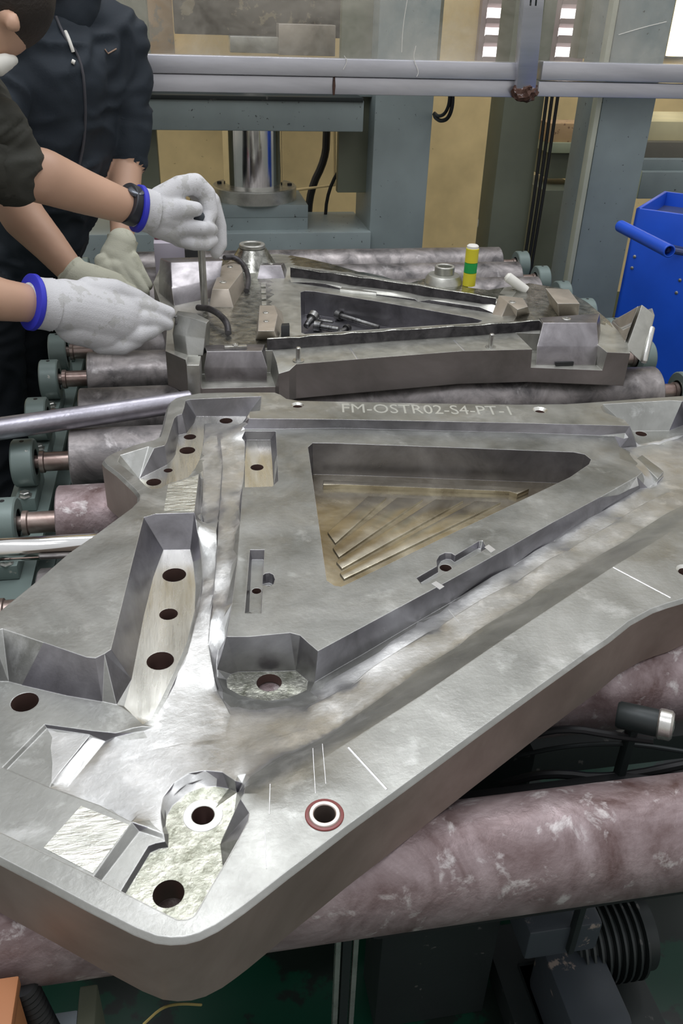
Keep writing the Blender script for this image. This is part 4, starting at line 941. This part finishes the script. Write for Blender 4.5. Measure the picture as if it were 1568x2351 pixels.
# white curtain edge beside the olive upright
bm = bmesh.new(); cur = []
for i in range(27):
    y = 225+i*24; A = V(1150-10*math.sin(i*.35)-i*1.2, y, 3.75); cur.append(A)
add_tube(bm, cur, [.02+.012*math.sin(i*.9) for i in range(27)], 10, 0, 1)
tag(obj('plastic_sheet', bm, flat('bright_sheet', (.85, .84, .78), .4)), 'bunched white plastic sheet hanging along the olive upright', 'sheet')
A = [V(x, y, 3.6) for x, y in ((1112, 560), (1098, 530), (1100, 500), (1112, 488), (1124, 500), (1114, 530), (1104, 556))]
tag(obj('cord', tube(A, .005, 8, 2), WHITEP), 'white cord loop hanging beside the olive upright', 'cord')
# box and cloth behind the big rear left block
zz = G(430, 600, Z2).y
bx = thing('paper_box', 'small white and red paper box behind the big dark block', 'box', V(415, 600, 2.75))
p = V(355, 590, 2.62); q = V(418, 558, 2.62)
obj('white_top', box((p.x, 2.62, PB), (q.x+.02, 2.74, q.z), .002), flat('lilac_white', (.62, .58, .66), .5), bx)
obj('red_pack', box((p.x, 2.66, q.z), (q.x, 2.72, V(400, 535, 2.66).z), .01), flat('maroon', (.34, .05, .10), .5), bx)
tag(obj('dark_tool_block', box((V(424, 580, 2.50).x, 2.50, PB), (V(462, 580, 2.50).x, 2.60, V(440, 573, 2.50).z), .003), BLACK), 'dark block beside the paper box', 'block')
# ================================================================= blue cart
cart = thing('tool_cart', 'bright blue steel tool cart with tubular push handle at the right', 'cart', (1.75, 2.5, 0))
def ct(x, y, Y): return V(x, y, Y)
Yc = 2.62
tl = ct(1461, 478, Yc); tr_ = Vector((tl.x+.34, Yc-.42, 0)); zt_ = tl.z
# front sheet runs towards the camera on the right
P0 = Vector((tl.x, Yc)); P1 = Vector((tl.x+.50, Yc-.44)); nrm = Vector((P1.y-P0.y, -(P1.x-P0.x))).normalized()*-1
def quad(a, b, d, z0, z1): 
    return [(a.x, a.y, z0), (b.x, b.y, z0), (b.x+d.x, b.y+d.y, z0), (a.x+d.x, a.y+d.y, z0)], [(a.x, a.y, z1), (b.x, b.y, z1), (b.x+d.x, b.y+d.y, z1), (a.x+d.x, a.y+d.y, z1)]
th = nrm*.012; dp = nrm*.36
obj('side_sheet', loft(*quad(P0, P1, th, .12, zt_), bev=.002), BLUE, cart)
obj('left_sheet', loft(*quad(P0, P0+(P1-P0).normalized()*.012, dp, .12, zt_), bev=.002), BLUE, cart)
obj('back_sheet', loft(*quad(P0+dp, P1+dp, th, .12, zt_), bev=.002), BLUE, cart)
obj('right_sheet', loft(*quad(P1-(P1-P0).normalized()*.012, P1, dp, .12, zt_), bev=.002), BLUE, cart)
obj('tray_liner', loft(*quad(P0+th, P1+th, dp-th, zt_-.05, zt_-.045)), BLUED, cart)
obj('bottom_shelf', loft(*quad(P0, P1, dp, .11, .12)), BLUE, cart)
for q in (P0+th*3, P1+th*3, P0+dp-th*2, P1+dp-th*2):
    cs_ = obj('caster', lathe((q.x-.012, q.y, .05), (1, 0, 0), [(.01, 0), (.048, .002), (.05, .006), (.05, .018), (.048, .022), (.01, .024)], 24), BLACK, cart)
    obj('caster_fork', box((q.x-.015, q.y-.015, .05), (q.x+.015, q.y+.015, .11)), SHAFT2, cs_)
ha = V(1424, 519, Yc-.08); hb = V(1537, 577, Yc-.42)
hd = hb-ha
obj('push_handle', lathe(ha, hd, [(.014, 0), (.018, .003), (.018, hd.length-.002), (.016, hd.length), (.0135, hd.length), (.0135, hd.length-.05), (.001, hd.length-.05)], 32), BLUE, cart)
for t in (.32, .93):
    p = ha+hd*t; s_ = Vector(((P1-P0).x, (P1-P0).y, 0)); foot = Vector((P0.x, P0.y, 0))+s_*(t*.72+.02); foot.z = p.z-.07
    obj('handle_bracket', tube([p, (p+foot)/2+Vector((0, 0, -.01)), foot], .009, 10), BLUED, cart)
for x, y in ((1457, 589), (1451, 615), (1561, 643), (1553, 672)):
    d = ray(x, y); s_ = (P1-P0); n3 = Vector((nrm.x, nrm.y, 0)); t_ = (Vector((P0.x, P0.y, 0))-CAM).dot(n3)/d.dot(n3); p = CAM+d*t_
    obj('rivet', lathe(p, -n3, [(.006, 0), (.005, .003), (.002, .004)], 12), SHAFT2, cart)
mid = P0+(P1-P0)*.62+nrm*.1
tag(obj('pipe_elbow', tube([(mid.x-.05, mid.y-.03, zt_+.008), (mid.x+.02, mid.y+.03, zt_+.012), (mid.x+.12, mid.y+.05, zt_+.02)], .030, 24, 1), GREYP), 'grey pipe piece lying on top of the blue cart', 'pipe')
for i_, (u_, v_) in enumerate(((.5, .14), (.7, .2), (.85, .12), (.6, .26))):
    c_ = P0+(P1-P0)*u_+nrm*v_
    tag(obj('steel_part', lathe((c_.x, c_.y, zt_-.045), (0, 0, 1), [(.018, 0), (.02, .002), (.02, .05), (.012, .055), (.012, .07)], 12), SHAFT2), ['small turned steel part in the blue cart tray nearest the handle', 'small turned steel part in the middle of the blue cart tray', 'small turned steel part at the right end of the blue cart tray', 'small turned steel part at the back of the blue cart tray'][i_], 'machine part', 'turned parts in the cart tray')
# ================================================================= people
from mathutils.bvhtree import BVHTree
from mathutils import noise as mn
SKIN = flat('skin', (.52, .32, .22), .5, 0, None, .05, 120)
JACK = flat('navy_jacket', (.012, .020, .030), .75, 0, None, .25, 220)
TROU = flat('dark_trousers', (.008, .012, .018), .8, 0, None, .25, 160)
OLSL = flat('olive_black_sleeve', (.035, .036, .028), .75, 0, ((.10, .10, .075), 7, .6), .3, 200)
HAIR = flat('dark_brown_hair', (.020, .014, .010), .6, 0, None, .8, 160)
GLW = flat('white_knit_glove', (.62, .62, .63), .8, 0, ((.50, .50, .49), 30, .56), .5, 420)
GLC = flat('cream_knit_glove', (.56, .56, .45), .85, 0, ((.46, .46, .36), 26, .58), .5, 420)
BAND = flat('blue_glove_band', (.03, .035, .50), .6)
def solid(segs, voxel, smooth_it=6, fold=None):
    """one continuous skin over tapered capsules; segs = (p, q, rp, rq, material index)"""
    bm = bmesh.new()
    for p, q, a, b, m in segs:
        p = Vector(p); q = Vector(q); d = q-p; L = d.length
        if L < 1e-5: d = Vector((0, 0, 1)); L = 1e-4
        d = d.normalized(); n = 9
        prof = [(a*math.sin(math.pi/2*k/n)+1e-5, -a*math.cos(math.pi/2*k/n)) for k in range(n+1)]+[(b*math.cos(math.pi/2*k/n)+1e-5, L+b*math.sin(math.pi/2*k/n)) for k in range(n+1)]
        add_lathe(bm, p, d, prof, 24)
    me = bpy.data.meshes.new('tmp'); bmesh.ops.recalc_face_normals(bm, faces=bm.faces); bm.to_mesh(me); bm.free()
    o = bpy.data.objects.new('tmp', me); C.objects.link(o)
    r = o.modifiers.new('r', 'REMESH'); r.mode = 'VOXEL'; r.voxel_size = voxel
    s = o.modifiers.new('s', 'SMOOTH'); s.iterations = smooth_it; s.factor = .5
    bpy.context.view_layer.update()
    m2 = bpy.data.meshes.new_from_object(o.evaluated_get(bpy.context.evaluated_depsgraph_get()))
    bpy.data.objects.remove(o); bpy.data.meshes.remove(me)
    P = np.array([s_[0][:] for s_ in segs]); Q = np.array([s_[1][:] for s_ in segs]); D = Q-P; LL = np.maximum((D*D).sum(1), 1e-9)
    ra = np.array([s_[2] for s_ in segs]); rb = np.array([s_[3] for s_ in segs]); mi = np.array([s_[4] for s_ in segs])
    def near_(c):
        t = np.clip(((c-P)*D).sum(1)/LL, 0, 1); dd = np.linalg.norm(P+D*t[:, None]-c, axis=1)-(ra+(rb-ra)*t); return int(np.argmin(dd))
    m2.calc_loop_triangles()
    for f in m2.polygons:
        f.material_index = int(mi[near_(np.array(f.center))]); f.use_smooth = True
    if fold:
        nr = [v.normal.copy() for v in m2.vertices]
        for v, n_ in zip(m2.vertices, nr):
            k = near_(np.array(v.co))
            if mi[k] in fold:
                amp, sc = fold[mi[k]]
                q = Vector((v.co.x*sc, v.co.y*sc, v.co.z*sc*1.9))
                h = mn.noise(q+Vector((2*mn.noise(q*.6), 0, 1.5*mn.noise(q*.5+Vector((9, 1, 2)))))); v.co += n_*amp*(1-abs(h)*2.4)
    return m2
def S(pts, m, close=None):
    """chain of (x, y, Y, radius) in photo places -> capsule segments"""
    w_ = [(V(x, y, Y), r) for x, y, Y, r in pts]
    return [(a[0], b[0], a[1], b[1], m) for a, b in zip(w_, w_[1:])]
def W(pts, m):
    w_ = [(Vector(p[:3]), p[3]) for p in pts]
    return [(a[0], b[0], a[1], b[1], m) for a, b in zip(w_, w_[1:])]
def glove(person, segs, mat, wrist, lab, band=None, voxel=.0028):
    me = solid(segs, voxel, 5)
    o = link('glove', me, mat, person); o['label'] = lab
    (x0, y0, Y0), (x1, y1, Y1), r = wrist
    a = V(x0, y0, Y0); b = V(x1, y1, Y1); d = (b-a)
    bm = bmesh.new(); n = 60; prof = []
    k = 10
    rings_ = []
    X_, Y_, Z_ = frame_of(d)
    for j in range(k+1):
        t = j/k; row = []
        for i in range(n):
            an = 2*math.pi*i/n; rr = r*(1+.028*(i % 2))*(1-.04*math.sin(math.pi*t))
            row.append(bm.verts.new(a+d*t+(X_*math.cos(an)+Y_*math.sin(an))*rr))
        rings_.append(row)
    for A, B_ in zip(rings_, rings_[1:]):
        for i in range(n): bm.faces.new((A[i], A[(i+1) % n], B_[(i+1) % n], B_[i]))
    bm.faces.new(rings_[0])
    sub2('ribbed_cuff', bm, mat, o)
    if band:
        obj('glove_band', lathe(a-d.normalized()*.006, d, [(r*1.0, 0), (r*1.07, .002), (r*1.08, .010), (r*1.03, .013), (r*.99, .012)], 40), band, o)['label'] = 'blue hem of the glove'
def sub2(name, bm, mat, p): return obj(name, bm, mat, p, 50)
def on_body(me, pts, lift=.002):
    t = BVHTree.FromPolygons([v.co for v in me.vertices], [list(f.vertices) for f in me.polygons]); out = []
    for x, y in pts:
        h = t.ray_cast(CAM, ray(x, y))
        if h[0] is not None: out.append(h[0]+h[1]*lift)
    return out
# ---------------------------------------------------------------- person in the navy zip jacket
pj = thing('person', 'person in dark navy zip jacket and cream gloves leaning over the far plate', 'person', (-.52, 2.5, 0))
J, T_, K, GLi = 0, 1, 2, 3
sg = []
sg += S([(5, 105, 2.36, .080), (90, 70, 2.45, .085), (190, 62, 2.52, .085), (272, 88, 2.56, .072)], J)
sg += S([(60, 130, 2.42, .120), (70, 300, 2.44, .125), (90, 520, 2.50, .130), (55, 625, 2.53, .115)], J)
sg += S([(190, 130, 2.52, .110), (165, 300, 2.50, .105), (140, 480, 2.52, .095), (80, 600, 2.56, .10)], J)
sg += S([(120, 160, 2.44, .130), (110, 420, 2.46, .125)], J)
sg += S([(140, 30, 2.50, .075), (130, -10, 2.49, .066)], J)
sg += S([(130, -20, 2.49, .055), (118, -80, 2.45, .055)], K)
sg += S([(112, -150, 2.42, .088), (105, -110, 2.38, .075), (108, -75, 2.36, .050)], K)
sg += S([(108, -105, 2.29, .010), (106, -95, 2.285, .014)], K)
# left arm (right side of the picture)
sg += S([(276, 95, 2.56, .070), (288, 190, 2.56, .066), (291, 300, 2.55, .060), (288, 366, 2.54, .054)], J)
sg += S([(288, 366, 2.54, .047), (286, 440, 2.47, .043), (280, 550, 2.38, .031)], K)
# right arm
sg += S([(5, 110, 2.36, .072), (-12, 260, 2.26, .066), (5, 400, 2.20, .058)], J)
sg += S([(8, 420, 2.19, .054), (55, 500, 2.16, .052), (110, 560, 2.13, .043), (168, 628, 2.10, .033)], K)
# legs
hip = V(30, 650, 2.53)
sg += [(V(25, 650, 2.51), V(32, 640, 2.56), .11, .105, T_)]
for dx, dy in ((-.04, -.06), (.03, .09)):
    sg += W([(hip.x+dx-.03, 2.50+dy, .80, .10), (hip.x+dx-.05, 2.48+dy, .50, .088), (hip.x+dx-.08, 2.50+dy, .12, .062)], T_)
    sg += W([(hip.x+dx-.13, 2.50+dy, .055, .05), (hip.x+dx+.0, 2.45+dy, .035, .032)], T_)
me = solid(sg, .0085, 5, {0: (.009, 9.), 1: (.007, 8.)})
bd = link('body', me, [JACK, TROU, SKIN], pj)
zp = on_body(me, [(128, 40), (140, 70), (158, 100), (176, 122), (188, 160), (193, 210), (195, 270), (190, 330), (180, 385)], .003)
if len(zp) > 3: obj('zip', tube(zp, .0035, 8, 1), flat('zip_tape', (.06, .06, .07), .5), pj)
zp = on_body(me, [(149, 78), (156, 92), (162, 106), (166, 120)], .006)
if len(zp) > 1: obj('zip_print', tube(zp, .0042, 8, 1), WHITEP, pj)['label'] = 'white lettering strip beside the zip'
zp = on_body(me, [(164, 143), (171, 147)], .006)
if len(zp) > 1: obj('zip_pull', tube(zp, .005, 10), WHITEP, pj)
zp = on_body(me, [(240, 115), (246, 124), (266, 114)], .003)
if len(zp) > 1: obj('chest_emblem', tube(zp, .0018, 6), flat('emblem_brown', (.30, .20, .14), .6), pj)
zp = on_body(me, [(112, 20), (122, 45), (140, 80)], .004)
cl_ = S([(135, 25, 2.46, .085), (150, 5, 2.47, .082), (160, -25, 2.47, .075)], 0)
link('collar', solid(cl_, .006, 3), JACK, pj)
hr = S([(112, -165, 2.44, .094), (118, -140, 2.47, .090)], 0); link('hair', solid(hr, .006, 3), HAIR, pj)
a = V(288, 352, 2.545); b = V(288, 376, 2.54); d = b-a
obj('sleeve_cuff', lathe(a, d, [(.050, 0), (.0575, .004), (.058, d.length), (.050, d.length+.002), (.044, d.length)], 40), JACK, pj)
a = V(290, 318, 2.55)
for k in range(3): obj('sleeve_fold', lathe(V(290, 318-k*22, 2.55), d, [(.052, -.012), (.0615, -.003), (.0625, .004), (.052, .012)], 36), JACK, pj)
# cream glove, left hand
g_ = S([(280, 556, 2.37, .038), (270, 590, 2.36, .046), (285, 620, 2.35, .046)], 0)
g_ += S([(280, 610, 2.33, .024), (308, 640, 2.32, .019), (330, 668, 2.31, .016), (332, 690, 2.31, .014)], 0)
g_ += S([(265, 615, 2.32, .024), (290, 650, 2.31, .019), (312, 680, 2.30, .016), (318, 700, 2.30, .014)], 0)
g_ += S([(250, 615, 2.32, .023), (268, 650, 2.30, .019), (290, 690, 2.29, .015)], 0)
g_ += S([(235, 600, 2.33, .021), (240, 640, 2.31, .017), (256, 672, 2.30, .014)], 0)
g_ += S([(300, 595, 2.35, .024), (322, 630, 2.34, .018), (338, 655, 2.34, .015)], 0)
glove(pj, g_, GLC, ((282, 548, 2.38), (277, 572, 2.37), .040), 'cream knitted glove hanging beside the big dark block')
# cream glove, right hand
g_ = S([(172, 634, 2.10, .040), (205, 650, 2.08, .046), (255, 672, 2.06, .050)], 0)
g_ += S([(255, 655, 2.06, .030), (300, 680, 2.04, .024), (325, 705, 2.03, .018), (330, 725, 2.03, .015)], 0)
g_ += S([(245, 680, 2.04, .028), (290, 705, 2.02, .022), (312, 730, 2.01, .017)], 0)
g_ += S([(230, 700, 2.03, .026), (265, 730, 2.01, .02), (285, 752, 2.0, .016)], 0)
g_ += S([(215, 705, 2.03, .024), (235, 738, 2.01, .018), (255, 755, 2.0, .015)], 0)
g_ += S([(215, 640, 2.09, .028), (262, 650, 2.08, .022), (300, 668, 2.07, .017)], 0)
glove(pj, g_, GLC, ((160, 622, 2.105), (184, 640, 2.095), .040), 'cream knitted glove half hidden behind the white moving glove')
# ---------------------------------------------------------------- nearer person, mostly outside the frame
pn = thing('person', 'person with dark hair, black wrist watch and white blue-hemmed gloves at the left edge', 'person', (-.75, 1.75, 0))
sg = []
sg += S([(-20, -40, 1.84, .092), (-28, 10, 1.83, .088), (-26, 66, 1.80, .052)], K)
sg += S([(28, 40, 1.74, .012), (30, 56, 1.738, .015)], K)
sg += S([(-60, 40, 1.90, .058), (-110, 140, 1.95, .062)], K)
sg += S([(-75, 240, 1.92, .078), (-130, 190, 1.96, .085), (-230, 160, 1.95, .09), (-330, 240, 1.75, .08)], 0)
sg += S([(-215, 260, 1.93, .13), (-290, 420, 1.88, .14), (-350, 560, 1.82, .14)], 0)
sg += S([(-280, 260, 1.85, .13), (-340, 420, 1.80, .13), (-380, 560, 1.76, .14)], 0)
sg += S([(-72, 245, 1.92, .072), (-25, 320, 1.87, .068), (18, 385, 1.86, .060)], 0)
sg += S([(20, 388, 1.86, .052), (100, 405, 1.88, .054), (190, 440, 1.93, .046), (300, 478, 1.99, .036)], K)
sg += S([(-330, 250, 1.75, .07), (-330, 450, 1.66, .062), (-250, 610, 1.60, .054)], 0)
sg += S([(-240, 620, 1.60, .048), (-100, 660, 1.61, .048), (0, 688, 1.64, .040), (70, 697, 1.68, .036)], K)
hp = V(-365, 590, 1.79)
for dy in (-.10, .08):
    sg += W([(hp.x, hp.y+dy, hp.z-.05, .11), (hp.x-.02, hp.y+dy, .50, .08), (hp.x-.03, hp.y+dy, .12, .058)], 1)
    sg += W([(hp.x-.03, hp.y+dy, .055, .05), (hp.x+.12, hp.y+dy-.02, .035, .032)], 1)
me = solid(sg, .008, 5, {0: (.009, 10.)})
link('body', me, [OLSL, TROU, SKIN], pn)
hr = S([(-18, -52, 1.85, .104), (-10, -28, 1.84, .102)], 0)+S([(30, -5, 1.82, .070), (-10, 5, 1.86, .080)], 0)
link('hair', solid(hr, .005, 3), HAIR, pn)
link('face_mask', solid(S([(-6, 150, 1.76, .018), (14, 142, 1.765, .014), (30, 138, 1.77, .009)], 0), .003, 3), WHITEP, pn)
link('sleeve_hem', solid(S([(38, 372, 1.85, .050), (30, 410, 1.86, .052)], 0)+S([(10, 290, 1.84, .045), (40, 320, 1.84, .030)], 0), .006, 3, {0: (.006, 16.)}), OLSL, pn)
# white glove gripping the driver
Yh = 2.03
g_ = S([(326, 482, 2.00, .043), (352, 486, 2.01, .045), (400, 492, 2.02, .043)], 0)
g_ += S([(365, 510, 2.01, .036), (410, 530, 2.02, .032), (440, 545, 2.03, .026)], 0)
g_ += S([(372, 458, 2.02, .030), (412, 428, 2.03, .023), (448, 422, 2.04, .023), (474, 446, 2.05, .021), (481, 488, 2.04, .019), (472, 516, 2.02, .016)], 0)
g_ += S([(380, 492, 2.00, .027), (420, 480, 1.99, .021), (450, 480, 1.99, .016)], 0)
g_ += S([(405, 525, 2.01, .028), (436, 522, 1.99, .018), (466, 524, 1.98, .0155), (486, 528, 2.02, .015)], 0)
g_ += S([(412, 545, 2.02, .022), (446, 558, 1.99, .017), (472, 560, 1.985, .0145), (488, 552, 2.02, .0135)], 0)
g_ += S([(440, 425, 2.08, .026), (484, 462, 2.09, .022), (500, 520, 2.09, .021), (504, 560, 2.08, .018), (496, 580, 2.07, .014)], 0)
glove(pn, g_, GLW, ((317, 479, 1.995), (352, 487, 2.008), .047), 'white knitted glove with blue hem closed round the driver', BAND, .0026)
wt = V(299, 470, 1.985); wd = (V(312, 477, 1.993)-V(288, 466, 1.978)).normalized()
bmw = lathe(wt-wd*.014, wd, [(.041, 0), (.0435, .002), (.0435, .026), (.041, .028)], 40)
obj('watch_strap', bmw, flat('watch_rubber', (.02, .022, .03), .4), pn)['label'] = 'black wrist watch strap'
wf = V(312, 441, 1.975)
obj('watch_case', lathe(wf-Vector((0, 0, .004)), Vector((.25, -.25, 1)), [(.015, 0), (.018, .002), (.018, .008), (.015, .010), (.001, .010)], 28), flat('watch_case', (.10, .11, .13), .25, .5), pn)
# white glove, reaching hand
g_ = S([(90, 697, 1.69, .044), (150, 702, 1.71, .052), (215, 716, 1.74, .058), (262, 730, 1.76, .058)], 0)
g_ += S([(175, 740, 1.72, .045), (240, 760, 1.74, .042)], 0)
g_ += S([(270, 700, 1.76, .032), (310, 702, 1.77, .023), (352, 708, 1.79, .018), (388, 718, 1.80, .014)], 0)
g_ += S([(280, 735, 1.75, .030), (325, 732, 1.76, .022), (360, 738, 1.78, .018), (384, 744, 1.79, .014)], 0)
g_ += S([(275, 765, 1.74, .028), (315, 768, 1.74, .021), (345, 760, 1.76, .017), (362, 752, 1.78, .014)], 0)
g_ += S([(235, 785, 1.73, .026), (280, 792, 1.73, .021), (312, 782, 1.74, .016)], 0)
g_ += S([(205, 670, 1.74, .030), (262, 668, 1.76, .024), (312, 684, 1.78, .019), (345, 700, 1.80, .015)], 0)
glove(pn, g_, GLW, ((72, 694, 1.68), (118, 700, 1.70), .050), 'white knitted glove with blue hem reaching for the pale eight-sided block', BAND, .0030)
# driver and key
tip = G(470, 706, Z2+.004); top = V(458, 500, 2.02)
hx = thing('hex_driver', 'long steel driver held upright in the white glove, its tip on the far plate', 'tool', tip)
dd_ = top-tip
obj('driver_shaft', lathe(tip, dd_, [(.006, 0), (.0085, .01), (.0085, dd_.length)], 16), steel('driver_steel', (.36, .35, .33), (.56, .55, .52), .3, .42, .8, 20, .1, 90, 0), hx)
obj('driver_grip', lathe(top-dd_.normalized()*.03, dd_, [(.010, 0), (.013, .006), (.013, .034), (.010, .04)], 16), GREYP, hx)
a = V(372, 722, 1.79); b = V(404, 727, 1.80)
tag(obj('hex_key', tube([a, b, b+Vector((0, 0, -.02))], .004, 6), BOLT), 'small dark key pinched between the finger tips of the reaching glove', 'tool')
